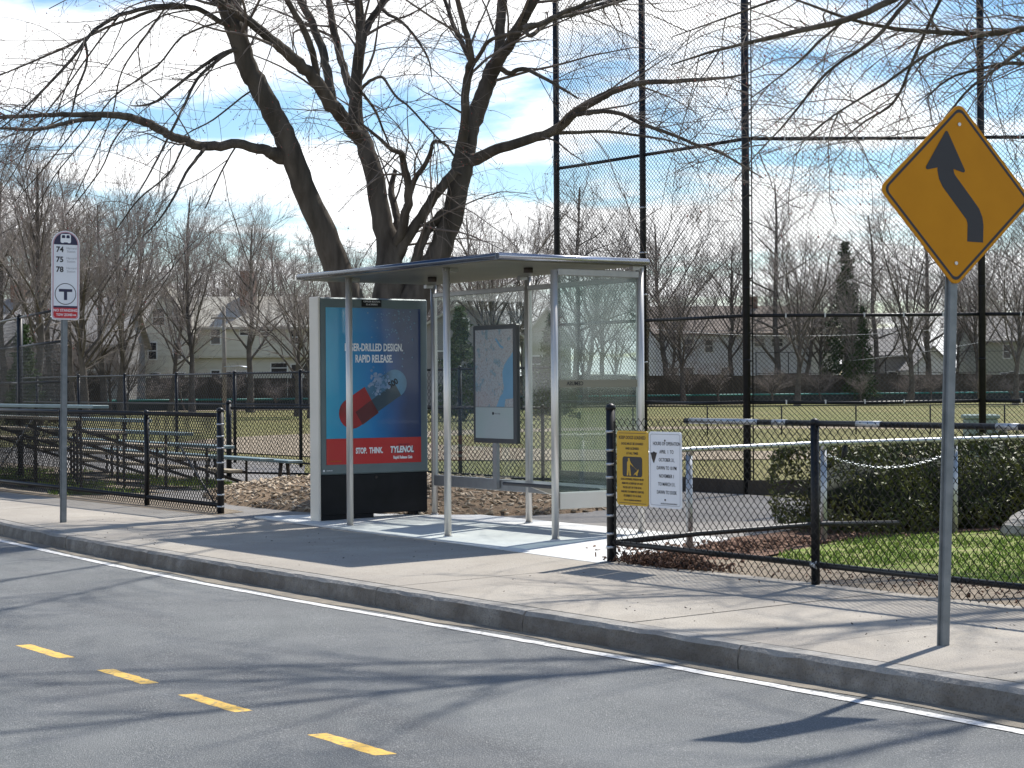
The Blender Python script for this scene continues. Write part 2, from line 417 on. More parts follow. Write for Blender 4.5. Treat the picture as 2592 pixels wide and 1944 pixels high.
def glass_mat(name, tint, haze, hazecol):
    m = bpy.data.materials.new(name); m.use_nodes = True
    nt = m.node_tree; N = nt.nodes; L = nt.links
    N.clear()
    out = N.new('ShaderNodeOutputMaterial')
    tr = N.new('ShaderNodeBsdfTransparent'); tr.inputs[0].default_value = (*tint, 1)
    gl = N.new('ShaderNodeBsdfGlossy'); gl.inputs['Roughness'].default_value = 0.04
    df = N.new('ShaderNodeBsdfDiffuse'); df.inputs[0].default_value = (*hazecol, 1)
    fr = N.new('ShaderNodeFresnel')
    ge = N.new('ShaderNodeNewGeometry'); io = N.new('ShaderNodeMapRange'); L.new(ge.outputs['Backfacing'], io.inputs['Value'])
    io.inputs['To Min'].default_value = 1.45; io.inputs['To Max'].default_value = 1 / 1.45; L.new(io.outputs[0], fr.inputs[0])
    t = N.new('ShaderNodeTexCoord'); nz = N.new('ShaderNodeTexNoise'); nz.inputs['Scale'].default_value = 2.2; nz.inputs['Detail'].default_value = 5
    L.new(t.outputs['Object'], nz.inputs['Vector'])
    mr = N.new('ShaderNodeMapRange'); L.new(nz.outputs[0], mr.inputs['Value'])
    mr.inputs['From Min'].default_value = 0.35; mr.inputs['From Max'].default_value = 0.7
    mr.inputs['To Min'].default_value = haze * 0.5; mr.inputs['To Max'].default_value = haze * 1.5
    m1 = N.new('ShaderNodeMixShader'); L.new(mr.outputs[0], m1.inputs[0]); L.new(tr.outputs[0], m1.inputs[1]); L.new(df.outputs[0], m1.inputs[2])
    m2 = N.new('ShaderNodeMixShader'); L.new(fr.outputs[0], m2.inputs[0]); L.new(m1.outputs[0], m2.inputs[1]); L.new(gl.outputs[0], m2.inputs[2])
    L.new(m2.outputs[0], out.inputs['Surface'])
    return m
M['glass'] = glass_mat('shelter_glass', (0.925, 0.955, 0.95), 0.05, (0.42, 0.47, 0.46))
M['glass_end'] = glass_mat('dusty_end_glass', (0.84, 0.90, 0.89), 0.10, (0.33, 0.38, 0.375))

# ------------------------------------------------------------------ the setting
def kerb_v(u):
    d = max(0.0, 2.0 - u)
    return -4.60 + (0.0055 * d * d if d < 14 else 0.0055 * 196 + 0.154 * (d - 14))
def walk_v(u):
    d = max(0.0, -9.0 - u)
    return -1.95 + min(0.0055 * d * d, 0.12 * d)
def struct(name, mb, m, label=None, kind='structure'):
    o = obj(name, mb, m); o['kind'] = kind
    if label: o['label'] = label
    return o

# far ground to the horizon
tm = MB(); tm.flat([(-1500, -600), (600, -600), (600, 1500), (-1500, 1500)], -0.42)
struct('terrain', tm, M['terrain'])
# park ground: dormant grass from the back of the sidewalk outwards
us = [-420, -60, -40, -30, -24, -20, -17, -14, -12, -10.5, -9, 14, 30, 120]
pg = MB()
for a, b in zip(us[:-1], us[1:]):
    for lo, hi in ((None, 0.0), (0.0, 420.0)):
        def row(u):
            return (walk_v(u) - 0.02) if lo is None else lo
        if a >= -14 or lo is not None:
            pg.flat([(a, row(a)), (b, row(b)), (b, hi), (a, hi)], lambda x, y: zg(x, y) - 0.03)
        else:
            pg.flat([(a, min(row(a), 30)), (b, min(row(b), 30)), (b, 60.0), (a, 60.0)], lambda x, y: zg(x, 0.1) - 0.034)
field = struct('field', pg, M['field'])

# road with its markings as parts
rd = MB()
ru = [-120, -60, -30, -20, -14, -10, -7, -4, -1, 2, 14, 30, 60]
for a, b in zip(ru[:-1], ru[1:]):
    rd.flat([(a, kerb_v(a) - 6.0 - max(0, (kerb_v(a) + 4.6)) * 0), (b, kerb_v(b) - 6.0), (b, kerb_v(b) + 0.05), (a, kerb_v(a) + 0.05)], lambda x, y: zg(x, max(y, -10)) - 0.15)
road = struct('road', rd, M['asphalt'])
ln = MB(); gr = MB()
uu = np.arange(-30, 30.1, 1.0)
def off(u):        # the edge line keeps a slightly varying distance from the kerb
    return 0.235 + 0.035 * math.sin(u * 0.55)
for a, b in zip(uu[:-1], uu[1:]):
    zf = lambda x, y: zg(x, y) - 0.15 + 0.005
    for q in range(10):        # brushed edges, never quite straight
        a2 = a + (b - a) * q / 10; b2 = a + (b - a) * (q + 1) / 10
        if q == 0 and a == uu[0]: e0 = (0.0, 0.0)
        e1 = (random.uniform(-0.006, 0.006), random.uniform(-0.006, 0.006))
        ln.flat([(a2, kerb_v(a2) - off(a2) - 0.085 + e0[0]), (b2, kerb_v(b2) - off(b2) - 0.085 + e1[0]), (b2, kerb_v(b2) - off(b2) + e1[1]), (a2, kerb_v(a2) - off(a2) + e0[1])], zf)
        e0 = e1
    for q in range(4):
        a2 = a + (b - a) * q / 4; b2 = a + (b - a) * (q + 1) / 4
        w0 = off(a2) - 0.02 - 0.09 * abs(math.sin(a2 * 1.7) * math.sin(a2 * 0.6 + 1)); w1 = off(b2) - 0.02 - 0.09 * abs(math.sin(b2 * 1.7) * math.sin(b2 * 0.6 + 1))
        gr.flat([(a2, kerb_v(a2) - w0), (b2, kerb_v(b2) - w1), (b2, kerb_v(b2) + 0.03), (a2, kerb_v(a2) + 0.03)], lambda x, y: zg(x, y) - 0.15 + 0.004)
obj('edge_line', ln, M['white_paint'], road)
obj('gutter_grit', gr, M['sand'], road)
for a, b in ((-4.0, -3.3), (-2.6, -1.85), (-1.2, -0.45), (0.3, 1.0), (1.75, 2.5), (3.2, 3.95), (4.62, 5.44), (6.1, 6.8), (7.33, 8.05), (8.9, 9.59), (10.3, 11.05), (11.75, 12.5)):
    d = MB(); j = random.uniform(-0.03, 0.03)
    jt = lambda s_=0.005: random.uniform(-s_, s_)
    lo_ = [(a + (b - a) * i / 14 + (jt(0.015) if i in (0, 14) else 0), -7.62 + jt()) for i in range(15)]
    hi_ = [(a + 0.03 + (b - a) * i / 14 + (jt(0.015) if i in (0, 14) else 0), -7.52 + jt()) for i in range(14, -1, -1)]
    d.flat(lo_ + hi_, lambda x, y: zg(x, y) - 0.15 + 0.005)
    obj('centre_dash', d, M['yellow_paint'], road)

# opposite pavement, under the photographer
op = MB()
for a, b in zip(ru[:-1], ru[1:]):
    op.flat([(a, kerb_v(a) - 60), (b, kerb_v(b) - 60), (b, kerb_v(b) - 6.0), (a, kerb_v(a) - 6.0)], lambda x, y: zg(x, -10) - 0.02)
struct('pavement_opposite', op, M['sidewalk'])

# sidewalk flags, each one a slab with an open joint
sw = MB()
for a, b in zip(range(-27, 27), range(-26, 28)):
    sw.flat([(a, kerb_v(a) + 0.2), (b, kerb_v(b) + 0.2), (b, walk_v(b) - 0.05), (a, walk_v(a) - 0.05)], lambda x, y: zg(x, y) - 0.02)
sidewalk = struct('sidewalk', sw, M['dirt'])
su = list(np.arange(-27.45, 28, 1.52))
for a, b in zip(su[:-1], su[1:]):
    s = MB(); g = 0.006; dz = random.uniform(-0.002, 0.002)
    ka, kb = kerb_v(a) + 0.175, kerb_v(b) + 0.175
    f = lambda x, y: (zg(x, y) if x > -14 else zg(-14, y) ) + dz
    s.prism([(a + g, ka), (b - g, kb), (b - g, walk_v(b)), (a + g, walk_v(a))], lambda x, y: f(x, y) - 0.1, f)
    obj('slab', s, M['sidewalk'], sidewalk)

# granite kerb: one stone after another, split-faced front
kerb = MB()
for a, b in zip(range(-27, 26), range(-26, 27)):
    kerb.flat([(a, kerb_v(a) + 0.08), (b, kerb_v(b) + 0.08), (b, kerb_v(b) + 0.14), (a, kerb_v(a) + 0.14)], lambda x, y: zg(x, y) - 0.13)
kerb = struct('kerb', kerb, M['granite'])
joints = [-27.3, -24.9, -22.4, -20.1, -17.6, -15.2, -12.6, -10.2, -7.4, -5.0, -2.56, -0.12, 2.31, 4.45, 6.51, 8.79, 11.2, 13.6, 16.0, 18.5, 21.0, 23.5, 26]
for a, b in zip(joints[:-1], joints[1:]):
    n = 14; vs = []; fs = []
    for i in range(n + 1):
        u = a + 0.008 + (b - a - 0.016) * i / n
        k = kerb_v(u); z = zg(u, k)
        e = random.uniform(-0.012, 0.012) if 0 < i < n else -0.012
        e2 = random.uniform(-0.01, 0.004)
        vs += [(u, k + 0.165, z - 0.12), (u, k + 0.165, z + 0.001), (u, k + 0.022 + e, z + 0.003 + e2 * 0.3), (u, k + e * 0.9, z - 0.022 + e2), (u, k - 0.012 + e * 0.8 + random.uniform(-0.006, 0.006), z - 0.085), (u, k - 0.02 + random.uniform(-0.005, 0.005), z - 0.19)]
    for i in range(n):
        for j in range(5):
            p = i * 6 + j; fs.append((p, p + 6, p + 7, p + 1))
    fs.append((0, 1, 2, 3, 4, 5)); q = n * 6; fs.append((q + 5, q + 4, q + 3, q + 2, q + 1, q))
    s = MB(); s.add(vs, fs)
    so_ = obj('stone', s, M['granite'], kerb)
    so_.data.materials.append(M['granite_face'])      # split front; its shade is put into this darker granite
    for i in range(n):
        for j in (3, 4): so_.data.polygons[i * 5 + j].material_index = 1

# paved path and pads behind the sidewalk
pp = MB()
zp = lambda k: (lambda x, y: (GU * min(max(x, -14), 14) + GV * min(max(y, -10), 0)) - 0.03 + k)
pth = [(-14, -1.2), (-13.9, -1.97), (3.9, -1.97), (3.62, -1.5), (3.1, -0.26), (2.72, 1.3), (2.0, 3.0), (0.0, 5.4)]
pth2 = [(0.0, 5.4), (-2.9, 5.95), (-7.5, 5.8), (-10, 4.6), (-12.4, 3.0), (-14, 4.8), (-14, 2.6), (-12.6, 1.8), (-12.2, -0.6), (-14, -1.2)]
def clip_fan(mb, poly, zf):
    mb.flat(poly, zf)
pp.flat([(-14, -1.97), (3.9, -1.97), (3.62, -1.5), (3.15, -0.4), (3.04, 0.0), (-14, 0.0)], zp(0.016))
pp.flat([(-14, 0.0), (3.04, 0.0), (2.72, 1.3), (2.0, 3.0), (0.0, 5.4), (-2.9, 5.9), (-7.5, 5.8), (-10, 4.6), (-12.4, 3.0), (-14, 4.6)], zp(0.016))
pp.flat([(-34, 0.0), (-14, 0.0), (-14, 4.6), (-17.5, 6.5), (-34, 9)], lambda x, y: zg(-14, 0.1) - 0.03 + 0.016)
struct('path', pp, M['path'])
# bare ground and thin grass under the bleachers
bp_ = MB()
bp_.flat([(-24, -1.93), (-4.3, -1.93), (-4.6, -1.3), (-9.2, -0.6), (-10.6, 1.0), (-11.4, 1.95), (-14.0, 2.4), (-24, 2.0)], lambda x, y: zg(max(x, -14), y) - 0.03 + 0.021)
struct('bare_ground', bp_, M['dirt'])

# concrete pad of the shelter
pd = MB()
pd.prism([(-3.5, -1.70), (0.22, -1.90), (2.36, -2.06), (4.2, -2.2), (3.75, -0.9), (3.2, 0.22), (-2.45, 0.42), (-3.3, -1.2)], lambda x, y: zg(x, min(y, 0)) - 0.1, lambda x, y: zg(x, min(y, 0)) + 0.006)
struct('shelter_pad', pd, M['pad'])

# red mulch bed, dirt strip and lawn behind the near fence
rm = MB()
rm.flat([(4.2, -1.93), (4.95, -1.35), (4.55, -0.3), (3.75, 1.5), (4.15, 3.9), (5.0, 9), (2.0, 9.0), (2.2, 3.2), (2.75, 1.3), (3.13, -0.26), (3.62, -1.5)], zp(0.020))
struct('mulch_bed', rm, M['redmulch'])
ds = MB(); ds.flat([(4.3, -1.96), (30, -1.96), (30, -0.7), (4.9, -0.7)], zp(0.024))
struct('dirt_strip', ds, M['dirt'])
lw = MB()
edge = [(4.62, -0.42), (5.1, -0.92), (5.75, -1.0), (6.6, -0.92), (8.0, -1.08), (10, -1.0), (16, -1.05), (30, -1.0), (30, 9), (5.2, 9), (4.45, 3.8), (4.1, 2.4), (3.85, 1.5), (4.25, 0.5)]
lw.flat(edge, zp(0.028))
struct('lawn', lw, M['lawn'])

# infield clay beyond the backstop
inf = MB()
pts = []
for k in range(40):
    a = 2 * math.pi * k / 40
    p = cw(7 + 17 * math.cos(a), 56 + 16 * math.sin(a) * (1 + 0.05 * math.sin(5 * a)))
    pts.append((p.x, p.y))
inner = []
inf.flat(pts, lambda x, y: zg(-14, 0.1) - 0.03 + 0.024)
struct('infield', inf, M['infield'])
ing = MB(); pts = []
for k in range(28):
    a = 2 * math.pi * k / 28
    p = cw(8 + 11 * math.cos(a), 57 + 11.5 * math.sin(a)); pts.append((p.x, p.y))
ing.flat(pts, lambda x, y: zg(-14, 0.1) - 0.03 + 0.028)
struct('infield_grass_area', ing, M['field'])
wt = MB()
def far_strip(mb, pa, pb, w, dz):
    a0, b0 = cw(*pa), cw(*pb); n = FWD * w
    mb.flat([(a0.x, a0.y), (b0.x, b0.y), (b0.x + n.x, b0.y + n.y), (a0.x + n.x, a0.y + n.y)], zg(-14, 0.1) - 0.03 + dz)
far_strip(wt, (-60, 107.5), (75, 179), 4.0, 0.03)
struct('warning_track', wt, M['infield'])

# mulch mound round the big maple
def mound_h(u, v):
    x = (u + 5.8) / 4.6; y = (v - 1.75 + 0.10 * (u + 5.8)) / 2.55
    c, s = math.cos(0.25), math.sin(0.25)
    x, y = c * x - s * y, s * x + c * y
    r = math.sqrt(x * x + y * y)
    return 0.30 * max(0.0, 1 - r * r) ** 0.8 if r < 1 else -0.05
mm = MB(); nx, ny = 60, 40
gx = np.linspace(-11, -1.0, nx); gy = np.linspace(-1.6, 5.2, ny)
vs = []; keep = {}
for i, u in enumerate(gx):
    for j, v in enumerate(gy):
        h = mound_h(u, v)
        vs.append((u, v, zg(u, v) - 0.03 + h + (0.022 if h > 0 else 0) + (random.uniform(-0.012, 0.012) if h > 0.02 else 0)))
fs = []
for i in range(nx - 1):
    for j in range(ny - 1):
        q = (i * ny + j, (i + 1) * ny + j, (i + 1) * ny + j + 1, i * ny + j + 1)
        if max(mound_h(gx[a // ny], gy[a % ny]) for a in q) > 0: fs.append(q)
mm.add(vs, fs, True)
struct('mulch_mound', mm, M['mulch'])

def scatter_boxes(n, place, size, zfun, m, name, flat=0.35):
    """n little slivers as one mass"""
    P = np.array([place() for _ in range(n)])
    V = []; Q = []
    base = np.array([[sx, sy, sz] for sx in (-.5, .5) for sy in (-.5, .5) for sz in (-.5, .5)])
    fc = np.array([(0, 1, 3, 2), (4, 6, 7, 5), (0, 4, 5, 1), (2, 3, 7, 6), (0, 2, 6, 4), (1, 5, 7, 3)])
    for i in range(n):
        a = rng.uniform(0, 6.28); t = rng.normal(0, flat)
        L = rng.uniform(size[0], size[1]); S = np.array([L, L * rng.uniform(0.25, 0.6), L * rng.uniform(0.1, 0.25)])
        b = base * S
        ca, sa, ct, st = math.cos(a), math.sin(a), math.cos(t), math.sin(t)
        b = b @ np.array([[ct, 0, st], [0, 1, 0], [-st, 0, ct]])
        b = b @ np.array([[ca, sa, 0], [-sa, ca, 0], [0, 0, 1]])
        V.append(b + np.array([P[i][0], P[i][1], zfun(*P[i]) + S[2] * 0.4 + abs(math.sin(t)) * L * 0.3]))
        Q.append(fc + 8 * i)
    me = fast_mesh(name, np.concatenate(V), np.concatenate(Q), mat=m, smooth=False)
    return me
def mound_pt():
    while True:
        u, v = rng.uniform(-10.5, -1.2), rng.uniform(-1.6, 4.8)
        if mound_h(u, v) > -0.02: return u, v
o = obj('wood_chips', scatter_boxes(4200, mound_pt, (0.03, 0.10), lambda u, v: zg(u, v) - 0.01 + max(mound_h(u, v), 0), M['chip'], 'wood_chips'))
tag(o, 'pale wood chips scattered over the mound round the big maple', 'wood chips', kind='stuff')
o = obj('leaf_litter', scatter_boxes(520, lambda: (rng.uniform(4.4, 16), -1.2 - abs(rng.normal(0, 0.35))), (0.012, 0.04), lambda u, v: zg(u, max(v, -1.95)) + 0.0, M['leaf'], 'leaf_litter', 0.5))
tag(o, 'brown leaf litter on the dirt under the near fence', 'leaf litter', kind='stuff')
o = obj('leaf_pile', scatter_boxes(1500, lambda: (4.85 + rng.normal(0, 0.30), -1.93 + rng.normal(0, 0.07)), (0.018, 0.05), lambda u, v: zg(u, v) + abs(rng.normal(0, 0.035)), M['leaf'], 'leaf_pile', 0.8))
tag(o, 'heap of red-brown dead leaves caught against the fence bottom below the two park signs', 'leaves', kind='stuff')
o = obj('debris', scatter_boxes(240, lambda: (rng.uniform(-6, 14), rng.uniform(-4.45, -2.0)), (0.006, 0.02), lambda u, v: zg(u, v), M['frame_dark'], 'debris', 0.3))
tag(o, 'dark specks of twig and grit strewn over the sidewalk', 'debris', kind='stuff')
o = obj('red_mulch_chips', scatter_boxes(1500, lambda: (lambda t, s: (4.3 - 1.2 * s * (1 - t) + rng.normal(0, .15) - 0.5 * t, -1.5 + 3.4 * t))(rng.uniform(), rng.uniform()), (0.02, 0.07), lambda u, v: zg(u, v) - 0.01, M['redmulch'], 'red_mulch_chips', 0.4))
tag(o, 'reddish bark chips on the bed beside the yew hedge', 'bark chips', kind='stuff')

def blades(n, place, h, zfun, m, name, w=0.006):
    P = np.array([place() for _ in range(n)]); Z = np.array([zfun(*p) for p in P])
    a = rng.uniform(0, 6.28, n); H = rng.uniform(h[0], h[1], n)
    t = np.stack([np.cos(a), np.sin(a)], 1) * w
    lean = rng.normal(0, 0.35, (n, 2)) * H[:, None]
    V = np.zeros((n, 3, 3))
    V[:, 0, :2] = P - t; V[:, 1, :2] = P + t; V[:, 2, :2] = P + lean
    V[:, 0, 2] = Z; V[:, 1, 2] = Z; V[:, 2, 2] = Z + H
    return fast_mesh(name, V.reshape(-1, 3), tris=np.arange(3 * n).reshape(-1, 3), mat=m, smooth=False)
def in_poly(x, y, poly):
    r = False; j = len(poly) - 1
    for i in range(len(poly)):
        if (poly[i][1] > y) != (poly[j][1] > y) and x < (poly[j][0] - poly[i][0]) * (y - poly[i][1]) / (poly[j][1] - poly[i][1]) + poly[i][0]: r = not r
        j = i
    return r
def lawn_pt():
    while True:
        u, v = rng.uniform(3.8, 13), rng.uniform(-1.15, 6)
        if in_poly(u, v, edge):
            # bare patches, thinner towards the rim
            if math.sin(u * 3.1) * math.sin(v * 2.7 + u) + rng.normal(0, 0.35) > -0.45: return u, v
o = obj('grass', blades(34000, lawn_pt, (0.012, 0.045), lambda u, v: zg(u, v), M['grass'], 'grass', 0.009))
tag(o, 'bright green spring grass on the small lawn behind the near fence', 'grass', kind='stuff')
def bl_pt():
    while True:
        u, v = rng.uniform(-20, -9.8), rng.uniform(-1.7, 1.8)
        if math.sin(u * 1.3 + v) * math.sin(v * 2.1 - u * .7) > 0.1: return u, v
o = obj('grass_tufts', blades(7000, bl_pt, (0.04, 0.12), lambda u, v: zg(max(u, -14), v) - 0.01, M['grass'], 'grass_tufts', 0.010))
tag(o, 'patchy green grass growing under the bleachers', 'grass', kind='stuff')

# ------------------------------------------------------------------ bus shelter
sh = thing('bus_shelter', 'glass bus shelter with steel posts and a thin flat roof', 'bus shelter', (0, 0, zg(0, 0)))
ROOF_Z = 2.80
def spost(u, v, top, r=0.038):
    z0 = zg(u, v)
    m = MB(); m.tube([(u, v, z0), (u, v, top)], r, 16)
    p = obj('post', m, M['alu'], sh, world=True)
    c = MB(); c.tube([(u, v, z0 - 0.01), (u, v, z0 + 0.016)], r + 0.012, 16)
    obj('base_collar', c, M['alu'], p, world=True)
    return p
for u, v, t in ((-1.21, -1.64, ROOF_Z), (0.86, -1.64, ROOF_Z), (-2.01, 0.0, ROOF_Z), (0.0, 0.0, ROOF_Z), (2.05, 0.0, ROOF_Z - 0.02), (2.05, -1.11, 2.735)):
    spost(u, v, t)
# roof: slim lens-shaped slab with a polished half-round rim
rf = MB()
x0, x1, y0, y1 = -2.005, 2.143, -1.86, 0.03
rf.b2(x0 + 0.02, x1 - 0.02, y0 + 0.02, y1 - 0.02, ROOF_Z + 0.012, ROOF_Z + 0.075)
roof = obj('roof', rf, M['alu_grey'], sh, world=True)
so = MB(); so.b2(x0 + 0.04, x1 - 0.04, y0 + 0.04, y1 - 0.04, ROOF_Z + 0.002, ROOF_Z + 0.011)
obj('soffit', so, M['roof_under'], roof, world=True)
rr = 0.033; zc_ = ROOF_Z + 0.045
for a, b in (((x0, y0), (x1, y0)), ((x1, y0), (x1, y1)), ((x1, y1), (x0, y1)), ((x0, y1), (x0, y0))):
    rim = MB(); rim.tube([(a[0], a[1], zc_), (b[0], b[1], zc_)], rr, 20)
    obj('rim', rim, M['rim_sunlit'] if a[0] == b[0] == x1 else M['roof_edge'], roof, world=True)
for u, v in ((-1.21, -1.64), (0.86, -1.64), (-2.01, 0), (0, 0), (2.05, 0)):
    k = MB(); k.b2(u - 0.03, u + 0.03, v + (-0.12 if v == 0 else -0.03), v + (0.03 if v == 0 else 0.13), ROOF_Z - 0.04, ROOF_Z + 0.001)
    obj('roof_bracket', k, M['alu_grey'], roof, world=True)
for u in (-0.6, 1.3):
    k = MB(); k.tube([(u, -0.9, ROOF_Z + 0.003), (u, -0.9, ROOF_Z - 0.05)], 0.05, 12)
    obj('soffit_lamp', k, M['frame_dark'], roof, world=True)
# rear wall: head and bottom rails, four panes
HT, HB = 2.70, 0.48
for a, b in ((-2.01, 0.0), (0.0, 2.05)):
    k = MB(); k.rbox(a + 0.03, b - 0.03, -0.03, 0.03, HT - 0.055, HT, 0.006)
    obj('head_rail', k, M['alu_grey'], sh, world=True)
    k = MB(); k.rbox(a + 0.03, b - 0.03, -0.035, 0.035, HB - 0.13, HB, 0.008)
    obj('bottom_rail', k, M['alu_grey'], sh, world=True)
    mid = (a + b) / 2 + (0.10 if a < -1 else 0.0)
    for p, q in ((a + 0.045, mid - 0.004), (mid + 0.004, b - 0.045)):
        k = MB(); k.b2(p, q, -0.005, 0.005, HB + 0.002, HT - 0.057)
        obj('pane', k, M['glass'], sh, world=True)
for u in (-1.97, 0.045, 2.01):
    k = MB(); k.b2(u - 0.012, u + 0.012, -0.02, 0.02, HB, HT - 0.056)
    obj('glazing_bar', k, M['alu'], sh, world=True)
# end wall
k = MB(); k.rbox(2.02, 2.08, -1.075, -0.035, HT - 0.02, HT + 0.05, 0.006); obj('head_rail', k, M['alu_grey'], sh, world=True)
k = MB(); k.rbox(2.015, 2.085, -1.07, -0.035, HB - 0.17, HB, 0.008); obj('bottom_rail', k, M['panel_side'], sh, world=True)
for p, q in ((-1.06, -0.69), (-0.682, -0.045)):
    k = MB(); k.b2(2.045, 2.055, p, q, HB + 0.002, HT - 0.022)
    obj('pane', k, M['glass_end'], sh, world=True)
k = MB(); k.b2(2.056, 2.0585, -1.06, -0.05, 1.545, 1.62)
band = obj('glass_band', k, M['band'], sh, world=True)
tmx = text_mesh('CEMUSA', 0.055, M['print_black'], bold=0.001, sx=-1.0)
obj('lettering', tmx, None, band, loc=(2.0605, -0.86, 1.582), rot=(math.pi / 2, 0, math.pi / 2), world=True)
# bench
bn = MB(); bn.rbox(0.15, 1.94, -0.47, -0.07, 0.455, 0.495, 0.012)
bench = obj('bench_seat', bn, M['seat'], sh, world=True)
for u in (0.6, 1.5):
    k = MB(); k.add([(u - 0.03, -0.04, 0.33), (u + 0.03, -0.04, 0.33), (u + 0.03, -0.40, 0.454), (u - 0.03, -0.40, 0.454), (u - 0.03, -0.04, 0.454), (u + 0.03, -0.04, 0.454)],
          [(0, 1, 2, 3), (4, 3, 2, 5), (0, 4, 5, 1), (0, 3, 4), (1, 5, 2)])
    obj('bench_bracket', k, M['panel_side'], bench, world=True)

# map case on its stanchion
def map_material():
    m, nt, b = new_mat('transit_map_print'); N = nt.nodes; L = nt.links
    setp(b, rough=0.25, coat=0.5)
    t = N.new('ShaderNodeTexCoord')
    vo = N.new('ShaderNodeTexVoronoi'); vo.feature = 'DISTANCE_TO_EDGE'; vo.inputs['Scale'].default_value = 26
    nz = N.new('ShaderNodeTexNoise'); nz.inputs['Scale'].default_value = 9; nz.inputs['Detail'].default_value = 6
    L.new(t.outputs['Generated'], nz.inputs['Vector'])
    ad = N.new('ShaderNodeVectorMath'); ad.operation = 'MULTIPLY_ADD'
    L.new(nz.outputs[1], ad.inputs[0]); ad.inputs[1].default_value = (0.12, 0.12, 0.12); L.new(t.outputs['Generated'], ad.inputs[2])
    L.new(ad.outputs[0], vo.inputs['Vector'])
    r = N.new('ShaderNodeValToRGB'); L.new(vo.outputs[0], r.inputs[0])
    r.color_ramp.elements[0].position = 0.0; r.color_ramp.elements[0].color = (0.30, 0.25, 0.23, 1)
    r.color_ramp.elements[1].position = 0.09; r.color_ramp.elements[1].color = (0.40, 0.42, 0.43, 1)
    r2 = N.new('ShaderNodeValToRGB'); L.new(nz.outputs[0], r2.inputs[0])
    r2.color_ramp.elements[0].position = 0.58; r2.color_ramp.elements[0].color = (1, 1, 1, 1)
    r2.color_ramp.elements[1].position = 0.64; r2.color_ramp.elements[1].color = (0.62, 0.82, 0.9, 1)
    mx = N.new('ShaderNodeMixRGB'); mx.blend_type = 'MULTIPLY'; mx.inputs[0].default_value = 1
    L.new(r.outputs[0], mx.inputs[1]); L.new(r2.outputs[0], mx.inputs[2])
    L.new(mx.outputs[0], b.inputs['Base Color'])
    return m
M['map'] = map_material()
M['sea'] = mat('map_sea_print', (0.14, 0.31, 0.46), 0.3, col2=(0.16, 0.34, 0.50), scale=5)
M['map_key'] = mat('map_key_print', (0.37, 0.45, 0.43), 0.3, col2=(0.41, 0.46, 0.46), scale=3)
mc = MB()
X0, X1, Z0, Z1 = -0.99, -0.10, 0.90, 2.27
mc.rbox(X0, X1, -0.10, -0.035, Z0, Z1, 0.012)
case = obj('map_case', mc, M['frame_dark'], sh, world=True)
M['case'] = mat('dark_case_frame', (0.07, 0.075, 0.08), 0.5, 0.2)
case.data.materials[0] = M['case']
e = 0.055
k = MB(); k.add([(X0 + e, -0.1015, Z0 + 0.42), (X1 - e, -0.1015, Z0 + 0.42), (X1 - e, -0.1015, Z1 - e), (X0 + e, -0.1015, Z1 - e)], [(0, 1, 2, 3)])
obj('map_sheet', k, M['map'], case, world=True)
k = MB(); k.add([(X0 + e, -0.1015, Z0 + e), (X1 - e, -0.1015, Z0 + e), (X1 - e, -0.1015, Z0 + 0.415), (X0 + e, -0.1015, Z0 + 0.415)], [(0, 1, 2, 3)])
obj('map_key', k, M['map_key'], case, world=True)
sea = [(-0.155, 1.42), (-0.155, 1.95), (-0.20, 1.91), (-0.27, 1.86), (-0.33, 1.80), (-0.37, 1.72), (-0.36, 1.62), (-0.34, 1.55), (-0.36, 1.48), (-0.42, 1.44), (-0.47, 1.36), (-0.50, 1.322), (-0.33, 1.322), (-0.31, 1.41)]
k = MB(); k.add([(x, -0.1025, z) for x, z in sea], [list(range(len(sea)))[::-1]]); obj('map_sea', k, M['sea'], case, world=True)
riv = [(-0.50, 2.12), (-0.44, 2.07), (-0.40, 2.03), (-0.34, 2.01), (-0.36, 1.99), (-0.42, 2.01), (-0.47, 2.06), (-0.52, 2.10)]
k = MB(); k.add([(x, -0.1025, z) for x, z in riv], [list(range(len(riv)))]); obj('map_river', k, M['sea'], case, world=True)
k = MB(); k.tube([(-0.565, -0.1045, 1.245), (-0.565, -0.1022, 1.245)], 0.018, 16); obj('map_logo', k, M['print_black'], case, world=True)
obj('lettering', text_mesh('bus map', 0.035, M['print_grey']), None, case, loc=(-0.475, -0.103, 1.245), rot=(math.pi / 2, 0, 0), world=True)
k = MB(); k.b2(-0.60, -0.52, -0.09, -0.045, HB - 0.1, Z0 + 0.001); obj('stanchion', k, M['alu_grey'], case, world=True)

# ------------------------------------------------------------------ advertising panel
PU = -2.15
PV0, PV1, PZ1 = -1.52, 0.0, 2.63
pz = zg(PU, -0.8)
ad = thing('advertising_panel', 'free-standing lightbox panel with a blue and red capsule poster at the shelter end', 'advertising panel', (PU - 0.1, -0.76, pz))
k = MB(); k.rbox(PU - 0.20, PU - 0.004, PV0 + 0.02, PV1, 0.515, PZ1, 0.015); obj('housing', k, M['panel_grey'], ad, world=True)
k = MB(); k.rbox(PU - 0.195, PU - 0.012, PV0 + 0.03, PV1 - 0.01, pz + 0.055, 0.513, 0.006); obj('kick_plate', k, M['kick'], ad, world=True)
for a, b in ((PV0 + 0.03, PV0 + 0.75), (PV1 - 0.19, PV1 - 0.01)):
    k = MB(); k.b2(PU - 0.19, PU - 0.02, a, b, pz - 0.03, pz + 0.054); obj('foot', k, M['kick'], ad, world=True)
k = MB(); k.rbox(PU - 0.215, PU + 0.006, PV0 - 0.012, PV0 + 0.018, pz - 0.03, PZ1 + 0.005, 0.008); obj('side_fin', k, M['panel_side'], ad, world=True)
